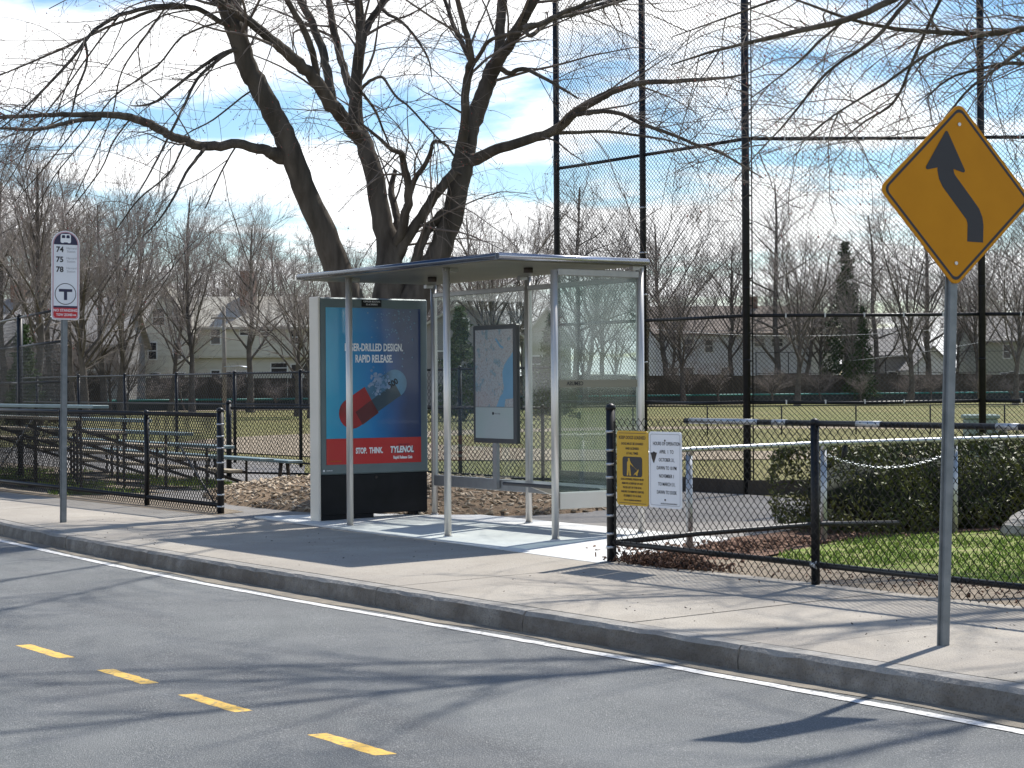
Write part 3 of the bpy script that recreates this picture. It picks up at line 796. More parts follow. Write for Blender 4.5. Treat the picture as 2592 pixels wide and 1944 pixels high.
# poster print, built as flat layers; v grows to the viewer's right, faces +X
pv0, pv1, pzb, pzt = -1.425, -0.105, 0.635, 2.51
def pquad(name, a, b, z0, z1, dx, m, parent):
    k = MB(); k.add([(PU + dx, a, z0), (PU + dx, b, z0), (PU + dx, b, z1), (PU + dx, a, z1)], [(0, 1, 2, 3)])
    return obj(name, k, m, parent, world=True)
def poster_material():
    m, nt, b = new_mat('poster_blue_print'); N = nt.nodes; L = nt.links
    setp(b, rough=0.3, coat=0.6, coatr=0.05)
    t = N.new('ShaderNodeTexCoord'); s = N.new('ShaderNodeSeparateXYZ'); L.new(t.outputs['Generated'], s.inputs[0])
    nz = N.new('ShaderNodeTexNoise'); nz.inputs['Scale'].default_value = 3; L.new(t.outputs['Generated'], nz.inputs['Vector'])
    a = N.new('ShaderNodeMath'); a.operation = 'MULTIPLY_ADD'; L.new(nz.outputs[0], a.inputs[0]); a.inputs[1].default_value = 0.25; L.new(s.outputs['Y'], a.inputs[2])
    a2 = N.new('ShaderNodeMath'); a2.operation = 'MULTIPLY_ADD'; L.new(s.outputs['Z'], a2.inputs[0]); a2.inputs[1].default_value = 0.12; L.new(a.outputs[0], a2.inputs[2])
    r = N.new('ShaderNodeValToRGB'); L.new(a2.outputs[0], r.inputs[0])
    el = r.color_ramp.elements
    el[0].position = 0.12; el[0].color = (0.03, 0.37, 0.56, 1)
    el[1].position = 1.1 - 0.1; el[1].color = (0.006, 0.03, 0.12, 1)
    q = el.new(0.62); q.color = (0.014, 0.19, 0.46, 1)
    q = el.new(0.86); q.color = (0.009, 0.07, 0.24, 1)
    L.new(r.outputs[0], b.inputs['Base Color'])
    return m
M['poster'] = poster_material()
M['poster_red'] = mat('poster_red_print', (0.50, 0.028, 0.03), 0.3, coat=0.5)
M['cap_red'] = mat('capsule_red_print', (0.42, 0.012, 0.018), 0.3, coat=0.5, col2=(0.20, 0.02, 0.02), scale=3.0)
M['cap_blue'] = mat('capsule_blue_print', (0.09, 0.28, 0.46), 0.3, coat=0.5, col2=(0.04, 0.10, 0.17), scale=3.2)
M['cap_shade'] = mat('capsule_grey_print', (0.03, 0.06, 0.09), 0.3, coat=0.5)
M['bubble'] = mat('bubble_print', (0.16, 0.30, 0.44), 0.4)
M['puff'] = mat('fizz_print', (0.32, 0.38, 0.50), 0.5, col2=(0.10, 0.22, 0.40), scale=12)
poster = pquad('poster', pv0, pv1, pzb + 0.31, pzt, 0.0, M['poster'], ad)
pquad('red_band', pv0, pv1, pzb, pzb + 0.308, 0.0, M['poster_red'], poster)
gl = MB(); 
def pmap(x, y):     # poster fractions (0..1 from the lower corner nearest the road) -> v, z
    return pv0 + x * (pv1 - pv0), pzb + y * (pzt - pzb)
def ppoly(name, pts, dx, m):
    k = MB(); k.add([(PU + dx, *pmap(x, y)) for x, y in pts], [list(range(len(pts)))])
    return obj(name, k, m, poster, world=True)
asp = (pzt - pzb) / (pv1 - pv0)
def cap_pts(x0, y0, x1, y1, r, round0, round1, n=12):
    d = np.array([x1 - x0, (y1 - y0) * asp]); L_ = np.hypot(*d); d /= L_; nn = np.array([-d[1], d[0]])
    out = []
    a0 = np.array([x0, y0 * asp]); a1 = np.array([x1, y1 * asp])
    if round1:
        for i in range(n + 1):
            t = -math.pi / 2 + math.pi * i / n; out.append(a1 + r * (d * math.cos(t) + nn * math.sin(t)))
    else: out += [a1 - nn * r, a1 + nn * r]
    if round0:
        for i in range(n + 1):
            t = math.pi / 2 + math.pi * i / n; out.append(a0 + r * (d * math.cos(t) + nn * math.sin(t)))
    else: out += [a0 + nn * r, a0 - nn * r]
    return [(p[0], p[1] / asp) for p in out]
# capsule lies at an angle: red half low, clear blue half high
A = (0.27, 0.325); B = (0.72, 0.515); Cm = (0.47, 0.409)
def half_low(x0, y0, x1, y1, r, round0, round1, n=8):
    d = np.array([x1 - x0, (y1 - y0) * asp]); d /= np.hypot(*d); nn = np.array([-d[1], d[0]])
    a0 = np.array([x0, y0 * asp]); a1 = np.array([x1, y1 * asp]); out = []
    if round0: out += [a0 + r * (d * math.cos(t) + nn * math.sin(t)) for t in [math.pi + math.pi / 2 * i / n for i in range(n + 1)]]
    else: out += [a0, a0 - nn * r]
    if round1: out += [a1 + r * (d * math.cos(t) + nn * math.sin(t)) for t in [-math.pi / 2 + math.pi / 2 * i / n for i in range(n + 1)]]
    else: out += [a1 - nn * r, a1]
    return [(q[0], q[1] / asp) for q in out]
M['cap_red_dark'] = mat('capsule_maroon_print', (0.10, 0.012, 0.016), 0.3, coat=0.5)
ppoly('capsule_half', cap_pts(Cm[0], Cm[1], B[0], B[1], 0.128, False, True), 0.0012, M['cap_blue'])
ppoly('capsule_half', cap_pts(A[0], A[1], Cm[0], Cm[1], 0.140, True, False), 0.0018, M['cap_red'])
ppoly('capsule_underside', half_low(Cm[0], Cm[1], B[0], B[1], 0.128, False, False), 0.0022, M['cap_shade'])
ppoly('capsule_underside', half_low(A[0] + 0.03, A[1] + 0.008, Cm[0], Cm[1], 0.140, False, False), 0.0022, M['cap_red_dark'])
pf = MB(); bb = MB()
for i in range(150):
    t = rng.uniform() ; x = 0.60 + 0.18 * rng.normal() + 0.2 * t; y = 0.62 + 0.37 * t
    if not (0.1 < x < 0.96 and y < 0.985) or (y < 0.80 and 0.1 < x < 0.80): continue
    s = rng.uniform(0.004, 0.013); n_ = 7
    v_, z_ = pmap(x, y)
    bb.add([(PU + 0.0012, v_ + s * math.cos(2 * math.pi * j / n_) * rng.uniform(.6, 1.2), z_ + s * math.sin(2 * math.pi * j / n_) * rng.uniform(.6, 1.2)) for j in range(n_)], [list(range(n_))])
obj('bubbles', bb, M['bubble'], poster, world=True, kind='stuff')
for i in range(90):
    x = 0.54 + 0.06 * rng.normal(); y = 0.525 + 0.035 * rng.normal(); s = rng.uniform(0.006, 0.026); n_ = 9
    v_, z_ = pmap(x, y)
    pf.add([(PU + 0.0024 + i * 2e-5, v_ + s * math.cos(2 * math.pi * j / n_) * rng.uniform(.7, 1.1), z_ + s * math.sin(2 * math.pi * j / n_) * rng.uniform(.7, 1.1)) for j in range(n_)], [list(range(n_))])
obj('fizz', pf, M['puff'], poster, world=True, kind='stuff')
FACE = (math.pi / 2, 0, math.pi / 2)
def ptext(s, x, y, size, m, sx=0.62, bold=0.0, align='CENTER', shear=0.0, dx=0.003, tilt=0.0, space=1.0):
    v_, z_ = pmap(x, y)
    o = obj('lettering', text_mesh(s, size, m, align, sx, 0.0004, bold, space, shear), None, poster, world=True)
    o.location = (PU + dx, v_, z_)
    o.rotation_euler = (Matrix.Rotation(math.pi / 2, 4, 'Z') @ Matrix.Rotation(math.pi / 2, 4, 'X') @ Matrix.Rotation(tilt, 4, 'Z')).to_euler()
    return o
ptext('LASER-DRILLED DESIGN.', 0.50, 0.745, 0.125, M['print_white'], 0.60, 0.004)
ptext('RAPID RELEASE.', 0.50, 0.672, 0.125, M['print_white'], 0.60, 0.004)
ptext('500', 0.70, 0.515, 0.10, M['print_black'], 0.95, 0.003, tilt=R(27), dx=0.0035)
ptext('STOP.  THINK.', 0.445, 0.083, 0.095, M['print_white'], 0.62, 0.004)
M['print_navy'] = mat('navy_print', (0.02, 0.02, 0.06), 0.5)
ptext('TYLENOL', 0.795, 0.083, 0.105, M['print_navy'], 0.74, 0.007, shear=0.15, dx=0.0025)
ptext('TYLENOL', 0.79, 0.085, 0.105, M['print_white'], 0.74, 0.0045, shear=0.15)
ptext('Rapid Release Gels', 0.80, 0.035, 0.05, M['print_white'], 0.7, 0.002)
ptext('Use only as directed.', 0.04, 0.022, 0.022, M['sign_yellow'], 0.8, 0, 'LEFT')
ptext('EXTRA STRENGTH', 0.81, 0.118, 0.022, M['print_navy'], 0.9, 0.0)
k = MB(); k.b2(PU - 0.004, PU + 0.006, -0.93, -0.66, 2.525, 2.612); idp = obj('id_plate', k, M['kick'], ad, world=True)
for s, z in (('CEMUSA BOSTON', 2.588), ('ID # 2000043', 2.553)):
    obj('lettering', text_mesh(s, 0.030, M['print_white'], sx=0.95), None, idp, loc=(PU + 0.007, -0.795, z), rot=FACE, world=True)
k = MB(); k.tube([(PU - 0.0035, -1.46, 0.565), (PU + 0.001, -1.46, 0.565)], 0.013, 12); mk = obj('maker_mark', k, M['print_white'], ad, world=True)
obj('lettering', text_mesh('CEMUSA', 0.022, M['print_white']), None, mk, loc=(PU + 0.001, -1.385, 0.565), rot=FACE, world=True)
k = MB(); k.tube([(PU - 0.013, -0.74, 0.47), (PU - 0.002, -0.74, 0.47)], 0.018, 12); obj('lock', k, M['frame_dark'], ad, world=True)

# ------------------------------------------------------------------ signs
def facing(o, angle):
    pass
def sign_frame(name, label, cat, u, v, normal_deg, lean=0.0, group=None):
    """empty whose local -Y axis looks along the sign's face normal; local X runs to the reader's right"""
    t = thing(name, label, cat, (u, v, zg(u, v)), R(normal_deg + 90), group)
    if lean: t.rotation_euler = (0, lean, R(normal_deg + 90))
    return t
def outline(mb, pts, y, th):
    """vertical plate from (x,z) outline, front at y, thickness th behind"""
    n = len(pts)
    mb.add([(x, y, z) for x, z in pts] + [(x, y + th, z) for x, z in pts],
           [list(range(n)), list(range(2 * n - 1, n - 1, -1))] + [(i, n + i, n + (i + 1) % n, (i + 1) % n) for i in range(n)])
def round_poly(corners, r, n=6):
    out = []; m = len(corners)
    for i in range(m):
        p = np.array(corners[i], float); a = np.array(corners[i - 1], float) - p; b = np.array(corners[(i + 1) % m], float) - p
        a /= np.hypot(*a); b /= np.hypot(*b)
        ang = math.acos(np.clip(a @ b, -1, 1)); d = r / math.tan(ang / 2)
        c = p + (a + b) / np.hypot(*(a + b)) * r / math.sin(ang / 2)
        s = p + a * d; e = p + b * d
        a0 = math.atan2(*(s - c)[::-1]); a1 = math.atan2(*(e - c)[::-1])
        da = (a1 - a0 + math.pi) % (2 * math.pi) - math.pi
        for k in range(n + 1):
            t = a0 + da * k / n; out.append((c[0] + r * math.cos(t), c[1] + r * math.sin(t)))
    return out
def flat_poly(pts, y, mtl, name, parent):
    k = MB(); k.add([(x, y, z) for x, z in pts], [list(range(len(pts)))])
    return obj(name, k, mtl, parent)
def stext(s, x, z, size, m, parent, y=-0.004, sx=1.0, bold=0.0, align='CENTER'):
    return obj('lettering', text_mesh(s, size, m, align, sx, 0.0004, bold), None, parent, loc=(x, y, z), rot=(math.pi / 2, 0, 0))

# bus stop sign
bs = sign_frame('bus_stop_sign', 'tall rounded bus stop sign with three route numbers and a circled T', 'bus stop sign', -4.56, -3.75, -6, R(0.65))
k = MB()
k.b2(-0.026, 0.026, 0.012, 0.019, 0, 3.52); k.b2(-0.026, -0.020, 0.0195, 0.048, 0, 3.52); k.b2(0.020, 0.026, 0.0195, 0.048, 0, 3.52); k.b2(-0.041, -0.0265, 0.043, 0.049, 0, 3.52); k.b2(0.0265, 0.041, 0.043, 0.049, 0, 3.52)
obj('post', k, M['pole'], bs)
W2, ZB, ZT = 0.172, 2.36, 3.45
pts = [(-W2, ZB), (W2, ZB), (W2, ZT - W2)] 
base = round_poly([(-W2, ZB), (W2, ZB), (W2, ZB + 0.3), (-W2, ZB + 0.3)], 0.04)
lower = [p for p in base if p[1] < ZB + 0.15]
lower.sort(key=lambda p: p[0]) if False else None
def capsule(w, zb, zt, r):
    o_ = []
    for i in range(7): t = math.pi + i / 6 * math.pi / 2; o_.append((-w + r + r * math.cos(t), zb + r + r * math.sin(t)))
    for i in range(7): t = 1.5 * math.pi + i / 6 * math.pi / 2; o_.append((w - r + r * math.cos(t), zb + r + r * math.sin(t)))
    for i in range(17): t = i / 16 * math.pi; o_.append((w * math.cos(t), zt - w + w * math.sin(t)))
    return o_
k = MB(); outline(k, capsule(W2, ZB, ZT, 0.035), 0.0, 0.010); pl = obj('plate', k, M['white'], bs); pl.location.z = 0.125
M['pink'] = mat('pink_border_print', (0.52, 0.30, 0.34), 0.5)
flat_poly(capsule(W2 - 0.012, ZB + 0.012, ZT - 0.012, 0.028), -0.0012, M['pink'], 'border', pl)
w = W2 - 0.026
flat_poly([(-w, ZB + 0.16), (w, ZB + 0.16)] + [(w * math.cos(i / 16 * math.pi), ZT - W2 + w * math.sin(i / 16 * math.pi)) for i in range(17)], -0.0024, M['white'], 'panel', pl)
cap = [(w * math.cos(t), ZT - W2 + w * math.sin(t)) for t in [i / 16 * math.pi for i in range(17)]]
flat_poly(cap, -0.0036, M['print_navy'], 'header', pl)
# bus pictogram
zb_ = ZT - W2 + 0.012
flat_poly(round_poly([(-0.065, zb_ + 0.008), (0.065, zb_ + 0.008), (0.062, zb_ + 0.118), (-0.062, zb_ + 0.118)], 0.02), -0.0048, M['print_white'], 'bus_symbol', pl)
for sx_ in (-1, 1):
    flat_poly(round_poly([(sx_ * 0.028 - 0.022, zb_ + 0.068), (sx_ * 0.028 + 0.022, zb_ + 0.068), (sx_ * 0.028 + 0.018, zb_ + 0.105), (sx_ * 0.028 - 0.018, zb_ + 0.105)], 0.006), -0.006, M['print_navy'], 'bus_symbol', pl)
flat_poly([(-0.03, zb_ + 0.004), (0.03, zb_ + 0.004), (0.022, zb_ + 0.016), (-0.022, zb_ + 0.016)], -0.006, M['print_navy'], 'bus_symbol', pl)
for i, s in enumerate(('74', '75', '78')):
    z = 3.215 - i * 0.122
    stext(s, -0.072, z, 0.092, M['print_black'], pl, -0.0042, 1.0, 0.003)
    stext('Harvard', 0.072, z + 0.020, 0.038, M['print_grey'], pl, -0.0042)
    stext('Station', 0.068, z - 0.020, 0.038, M['print_grey'], pl, -0.0042)
def disc(x, z, r, y, m, name, parent, n=40): return flat_poly([(x + r * math.cos(2 * math.pi * i / n), z + r * math.sin(2 * math.pi * i / n)) for i in range(n)], y, m, name, parent)
disc(0, 2.675, 0.132, -0.0036, M['print_black'], 'emblem_ring', pl)
disc(0, 2.675, 0.123, -0.0048, M['white'], 'emblem_disc', pl)
flat_poly([(-0.082, 2.70), (0.082, 2.70), (0.082, 2.735), (-0.082, 2.735)], -0.006, M['print_navy'], 'emblem_bar', pl)
flat_poly([(-0.02, 2.60), (0.02, 2.60), (0.02, 2.70), (-0.02, 2.70)], -0.006, M['print_navy'], 'emblem_bar', pl)
flat_poly([(-w, ZB + 0.145), (w, ZB + 0.145), (w, ZB + 0.168), (-w, ZB + 0.168)], -0.0036, M['print_navy'], 'strip', pl)
flat_poly([(-w, ZB + 0.05)] + [(-w + 0.02, ZB + 0.022), (w - 0.02, ZB + 0.022), (w, ZB + 0.05), (w, ZB + 0.144), (-w, ZB + 0.144)], -0.0036, M['print_red'], 'tow_panel', pl)
stext('NO STANDING', 0, ZB + 0.112, 0.045, M['print_white'], pl, -0.0048, 0.95, 0.0008)
stext('TOW ZONE', -0.015, ZB + 0.058, 0.042, M['print_white'], pl, -0.0048, 0.85, 0.0008)
flat_poly([(0.085, ZB + 0.054), (0.115, ZB + 0.054), (0.115, ZB + 0.047), (0.138, ZB + 0.058), (0.115, ZB + 0.069), (0.115, ZB + 0.062), (0.085, ZB + 0.062)], -0.0048, M['print_white'], 'arrow', pl)

# curve warning sign
ws = sign_frame('curve_warning_sign', 'amber diamond warning sign with a black winding arrow on a grey post by the kerb', 'warning sign', 9.64, -3.72, -11.5, R(2.0))
k = MB()
k.b2(-0.024, 0.024, 0.012, 0.019, -0.02, 3.05); k.b2(-0.024, -0.018, 0.0195, 0.048, -0.02, 3.05); k.b2(0.018, 0.024, 0.0195, 0.048, -0.02, 3.05); k.b2(-0.040, -0.0245, 0.043, 0.049, -0.02, 3.05); k.b2(0.0245, 0.040, 0.043, 0.049, -0.02, 3.05)
obj('post', k, M['pole'], ws)
CZ, HD = 2.69, 0.552
dia = [(0, CZ - HD), (HD, CZ), (0, CZ + HD), (-HD, CZ)]
k = MB(); outline(k, round_poly(dia, 0.05), 0.0, 0.010); pl = obj('plate', k, M['sign_yellow'], ws)
def inset(s): return [(x * s, CZ + (z - CZ) * s) for x, z in dia]
b_out = round_poly(inset(0.955), 0.042); b_in = round_poly(inset(0.915), 0.036)
k = MB(); n = len(b_out)
k.add([(x, -0.0012, z) for x, z in b_out] + [(x, -0.0012, z) for x, z in b_in], [(i, (i + 1) % n, n + (i + 1) % n, n + i) for i in range(n)])
obj('border', k, M['print_black'], pl)
# winding arrow: stem swept along a reversed curve
path = [(0.135, CZ - 0.276), (0.135, CZ - 0.225), (0.135, CZ - 0.175), (0.129, CZ - 0.142), (0.112, CZ - 0.108), (0.06, CZ - 0.053), (-0.02, CZ + 0.03), (-0.064, CZ + 0.076), (-0.082, CZ + 0.105), (-0.091, CZ + 0.14), (-0.092, CZ + 0.21)]
P = np.array(path); T = np.gradient(P, axis=0); T /= np.hypot(T[:, 0], T[:, 1])[:, None]; Nn = np.stack([-T[:, 1], T[:, 0]], 1)
hw = 0.058
Lp = P + Nn * hw; Rp = P - Nn * hw
k = MB(); n = len(P)
k.add([(x, -0.0012, z) for x, z in Lp] + [(x, -0.0012, z) for x, z in Rp], [(i, n + i, n + i + 1, i + 1) for i in range(n - 1)])
obj('arrow_stem', k, M['print_black'], pl)
flat_poly(round_poly([(-0.245, CZ + 0.128), (-0.092, CZ + 0.165), (0.061, CZ + 0.128), (-0.090, CZ + 0.385)], 0.012), -0.0024, M['print_black'], 'arrow_head', pl)
for z in (CZ + 0.42, CZ - 0.41):
    k = MB(); k.tube([(0, -0.006, z), (0, 0.0, z)], 0.011, 10); obj('bolt', k, M['steel'], pl)

# ------------------------------------------------------------------ chain-link fences
_fab = {}
def fabric(w, h, d, r, m, sides=3):
    """woven chain-link: every wire a zigzag tube hooked into its neighbours (local X along, Z up)"""
    key = (round(w, 2), round(h, 2), d, r, m.name)
    if key in _fab: return _fab[key]
    nw = int(round(w / d)); ns = max(2, int(round(h / d)))
    K = np.arange(nw); J = np.arange(ns + 1)
    kk, jj = np.meshgrid(K, J, indexing='ij')
    par = (jj + kk) % 2
    jit = rng.normal(0, d * 0.035, kk.shape)
    x = (kk + par) * d * (w / (nw * d)) + jit
    y = (par - 0.5) * 2 * r * 0.9 + 0.015 * np.sin(kk * d * 2.1 + jj * d * 1.3)
    z = jj * (h / ns) + rng.normal(0, d * 0.03, kk.shape)
    # knuckled ends stick up a little
    P = np.stack([x, y, z], -1)                                     # (nw, ns+1, 3)
    t = np.zeros_like(P); t[:, 1:-1] = P[:, 2:] - P[:, :-2]; t[:, 0] = P[:, 1] - P[:, 0]; t[:, -1] = P[:, -1] - P[:, -2]
    V = np.zeros((nw, ns + 1, sides, 3))
    for s in range(sides):
        a = 2 * math.pi * s / sides
        V[:, :, s, 0] = P[:, :, 0] + r * 1.25 * math.cos(a)
        V[:, :, s, 1] = P[:, :, 1] + r * 1.25 * math.sin(a)
        V[:, :, s, 2] = P[:, :, 2] + 0.3 * r * math.cos(a)
    idx = np.arange(nw * (ns + 1) * sides).reshape(nw, ns + 1, sides)
    Q = np.stack([idx[:, :-1, :], np.roll(idx[:, :-1, :], -1, 2), np.roll(idx[:, 1:, :], -1, 2), idx[:, 1:, :]], -1).reshape(-1, 4)
    me = fast_mesh('chain_link_mesh', V.reshape(-1, 3), Q, mat=m)
    _fab[key] = me
    return me

def fence(name, label, cat, p0, p1, h, posts, rails, d=0.04, r=0.0028, post_r=0.030, rail_r=0.021, end_r=None, end_h=None, bands=0, mesh_from=0.0, mesh_h=None, z0=None, rail_start=0.0, group=None, mesh=True, ties=True):
    p0 = Vector((*p0, 0)); p1 = Vector((*p1, 0)); L = (p1 - p0).length
    ang = math.atan2(p1.y - p0.y, p1.x - p0.x)
    zb = zg(*((p0 + p1) / 2)[:2]) if z0 is None else z0
    t = thing(name, label, cat, (p0.x, p0.y, zb), ang, group)
    for i, x in enumerate(posts):
        pr = end_r if (end_r and i == 0) else post_r
        ph = end_h if (end_h and i == 0) else h
        k = MB(); k.tube([(x, 0, -0.06), (x, 0, ph)], pr, 14)
        p = obj('post', k, M['black'], t)
        c = MB(); c.tube([(x, 0, ph - 0.012), (x, 0, ph + 0.012), (x, 0, ph + pr * 0.75), (x, 0, ph + pr * 1.05)], [pr * 1.12, pr * 1.12, pr * 0.8, pr * 0.2], 14)
        obj('cap', c, M['black'], p)
        if i == 0 and bands:
            for q in range(bands):
                z = 0.10 + (h - 0.2) * q / (bands - 1) + 0.03 * math.sin(q * 5)
                c = MB(); c.tube([(x, 0, z - 0.011), (x, 0, z + 0.011)], pr + 0.005, 16)
                obj('tension_band', c, M['galv'], p)
            c = MB(); c.b2(x + pr + 0.012, x + pr + 0.018, -0.01, 0.01, 0.03, h - 0.02); obj('tension_bar', c, M['black'], p)
    for zr in rails:
        a = rail_start if zr == max(rails) else 0.0
        k = MB(); k.tube([(a, 0, zr), (L, 0, zr)], rail_r, 10)
        obj('rail', k, M['black'], t)
    if mesh:
        mh = mesh_h or h
        w = L - mesh_from
        nb = max(1, int(math.ceil(w / 3.2)))
        for b in range(nb):
            obj('chain_link_mesh', fabric(w / nb, mh, d, r, M['wire']), None, t, loc=(mesh_from + b * w / nb, -rail_r - r, 0.0), kind='stuff')
    return t

# near fence, right of the shelter
rf_ = fence('chain_link_fence', 'black waist-high chain-link fence between the sidewalk and the lawn', 'fence', (4.16, -2.02), (14.6, -2.02), 1.24,
      [0.0, 2.59, 5.2, 7.8, 10.4], [1.235, 0.14], end_r=0.042, end_h=1.335, bands=8, mesh_from=0.06, mesh_h=1.25, rail_start=1.03, post_r=0.034, rail_r=0.024, r=0.0034)
for x in (2.59, 5.2):
    k = MB(); k.tube([(x - 0.03, 0, 0.14), (x + 0.03, 0, 0.14)], 0.038, 10); obj('rail_collar', k, M['galv'], rf_)
for x0_, x1_ in ((1.10, 1.95), (2.12, 2.28), (3.05, 3.3), (4.4, 4.6)):
    k = MB(); k.tube([(x0_, 0, 1.2362), (x1_, 0, 1.2362)], 0.0255, 10); obj('bare_rail_patch', k, M['galv'], rf_, label='worn rail length with its black coating gone')
# left fence
lf_ = fence('chain_link_fence', 'black waist-high chain-link fence in front of the bleachers', 'fence', (-4.54, -1.66), (-20.2, -1.80), 1.29,
      [0.0, 2.3, 5.45, 8.7, 11.9, 15.1], [1.28, 0.12], end_r=0.045, end_h=1.33, bands=7, mesh_from=0.06, z0=zg(-8, -1.7), post_r=0.036, rail_r=0.030, r=0.0058)
k = MB(); k.tube([(0.05, 0, 0.05), (1.2, 0.01, 0.85)], 0.012, 8); obj('truss_rod', k, M['black'], lf_)
# low fence end by the field entrance
fence('chain_link_fence', 'low black fence running from the field entrance to the tall backstop', 'fence', (-13.4, 2.75), (-7.6, 5.75), 1.30,
      [0.0, 2.1, 4.3, 6.4], [1.27, 0.10], d=0.045, r=0.0045, end_r=0.05, end_h=1.36, z0=-0.08)
# six-foot fence along the field edge
fence('chain_link_fence', 'head-high black chain-link fence along the field behind the bleachers', 'fence', (-7.65, 5.95), (-34.0, 6.1), 1.98,
      [0.02, 3.0, 6.0, 9.1, 12.2, 15.3, 18.4, 21.5, 24.6, 26.2], [1.95, 1.28, 0.08], d=0.06, r=0.0055, post_r=0.036, z0=-0.09)

# ------------------------------------------------------------------ tall backstop
BH = 9.2
bk = thing('baseball_backstop', 'tall black chain-link backstop rising out of the picture behind the shelter', 'backstop', (-3.03, 6.0, -0.04))
BP = [(-7.5, 5.85), (-5.33, 5.93), (-3.03, 6.0), (-1.09, 8.82), (0.82, 11.59)]
for i, (u, v) in enumerate(BP):
    k = MB(); k.tube([(u, v, -0.1), (u, v, BH)], 0.052 if i != 2 else 0.056, 14)
    p = obj('post', k, M['black'], bk, world=True)
    for z in (1.9, 2.95, 3.6, 4.3, 6.2, 7.9):
        c = MB(); c.tube([(u, v, z), (u, v, z + 0.025)], 0.058, 12); obj('tie_band', c, M['galv'] if i in (1, 4) else M['black'], p, world=True)
    if i == 2:
        c = MB(); c.tube([(u + 0.05, v + 0.075, 0.1), (u + 0.05, v + 0.075, BH - 0.1)], 0.010, 6); obj('tension_bar', c, M['black'], p, world=True)
        for q in range(22):
            c = MB(); z = 0.3 + q * 0.4; c.box((u + 0.03, v + 0.04, z), (0.05, 0.09, 0.02), R(55)); obj('clamp', c, M['black'], p, world=True)
for (a, b) in zip(BP[:-1], BP[1:]):
    A_ = Vector((*a, 0)); B_ = Vector((*b, 0)); L = (B_ - A_).length; ang = math.atan2(b[1] - a[1], b[0] - a[0])
    for z in (1.30, 2.56, 5.13, 7.65, BH - 0.05):
        k = MB(); k.tube([(*a, z), ((a[0] + b[0]) / 2, (a[1] + b[1]) / 2, z - (0.02 if z < 2 else 0.004)), (*b, z)], 0.026, 10); rl = obj('rail', k, M['black'], bk, world=True)
        if L > 3:
            for q in range(1, 6):
                c = MB(); c.box(A_.lerp(B_, q / 6) + Vector((0, 0, z + 0.0)), (0.02, 0.065, 0.062), ang); obj('tie', c, M['galv'], rl, world=True)
    o = obj('chain_link_mesh', fabric(2.18 if L < 3 else 3.42, BH, 0.0365, 0.0039, M['wire']), None, bk, kind='stuff')
    o.matrix_parent_inverse = Matrix.Translation(bk.location).inverted()
    o.location = (a[0], a[1], 0.0); o.rotation_euler = (0, 0, ang); o.scale = (L / (2.18 if L < 3 else 3.42), 1, 1)
    k = MB(); n_ = Vector((math.sin(ang), -math.cos(ang), 0)) * 0.06
    c_ = (A_ + B_) / 2 + n_; k.box((c_.x, c_.y, 0.055), (L, 0.05, 0.23), ang); obj('kick_board', k, M['stockade'], bk, world=True)

# dugout screen frame by the bleachers
dg_ = thing('dugout_screen', 'dark pipe frame with three rails standing behind the bus stop sign', 'screen frame', cw(-9.0, 34, -0.09), CAM_YAW + R(-66))
for x, h, r_ in ((-3.2, 2.95, 0.05), (0, 2.97, 0.053), (4.4, 2.55, 0.022)):
    k = MB(); k.tube([(x, 0, 0), (x, 0, h)], r_, 12); p = obj('post', k, M['black'], dg_)
    c = MB(); c.tube([(x, 0, h), (x, 0, h + 0.05)], [r_ * 1.1, r_ * 0.4], 12); obj('cap', c, M['black'], p)
for z, x1_ in ((2.95, 4.0), (2.42, 4.6), (1.76, 4.6)):
    k = MB(); k.tube([(-3.2, 0, z), (x1_, 0, z)], 0.022, 8); obj('rail', k, M['black'], dg_)
obj('chain_link_mesh', fabric(3.2, 2.9, 0.06, 0.003, M['wire']), None, dg_, loc=(-3.2, -0.03, 0), kind='stuff')
obj('chain_link_mesh', fabric(4.4, 2.4, 0.06, 0.003, M['wire']), None, dg_, loc=(0, -0.03, 0), kind='stuff')

# ------------------------------------------------------------------ park signs hung on the near fence
def park_sign(name, label, u0, u1, mtl):
    t = thing(name, label, 'sign', ((u0 + u1) / 2, -2.085, zg(5, -2)), R(1.0))
    W = (u1 - u0) / 2
    k = MB(); outline(k, round_poly([(-W, 0.515), (W, 0.515), (W, 1.165), (-W, 1.165)], 0.03), 0.0, 0.006)
    pl = obj('plate', k, mtl, t)
    return t, pl, W
t, pl, W = park_sign('dog_leash_sign', 'yellow sign with a person walking a dog in a black square on the fence', 4.335, 4.765, M['park_yellow'])
for z in (0.535, 1.145):
    flat_poly([(-W + 0.03, z - 0.002), (W - 0.03, z - 0.002), (W - 0.03, z + 0.002), (-W + 0.03, z + 0.002)], -0.0012, M['print_black'], 'rule', pl)
flat_poly(round_poly([(-0.135, 0.765), (0.135, 0.765), (0.135, 0.940), (-0.135, 0.940)], 0.025), -0.0012, M['print_black'], 'symbol_panel', pl)
man = [(-0.075, 0.775), (-0.055, 0.775), (-0.045, 0.83), (-0.04, 0.775), (-0.015, 0.775), (-0.03, 0.85), (-0.028, 0.875), (0.0, 0.862), (0.012, 0.853), (0.014, 0.86), (-0.02, 0.89), (-0.03, 0.905), (-0.035, 0.925), (-0.05, 0.93), (-0.06, 0.92), (-0.055, 0.905), (-0.07, 0.89), (-0.07, 0.845)]
flat_poly(man, -0.0024, M['park_yellow'], 'walker_symbol', pl)
dog = [(0.02, 0.775), (0.035, 0.79), (0.05, 0.785), (0.06, 0.775), (0.07, 0.775), (0.075, 0.80), (0.085, 0.81), (0.088, 0.832), (0.075, 0.828), (0.065, 0.815), (0.04, 0.80), (0.025, 0.79)]
flat_poly(dog, -0.0024, M['park_yellow'], 'dog_symbol', pl)
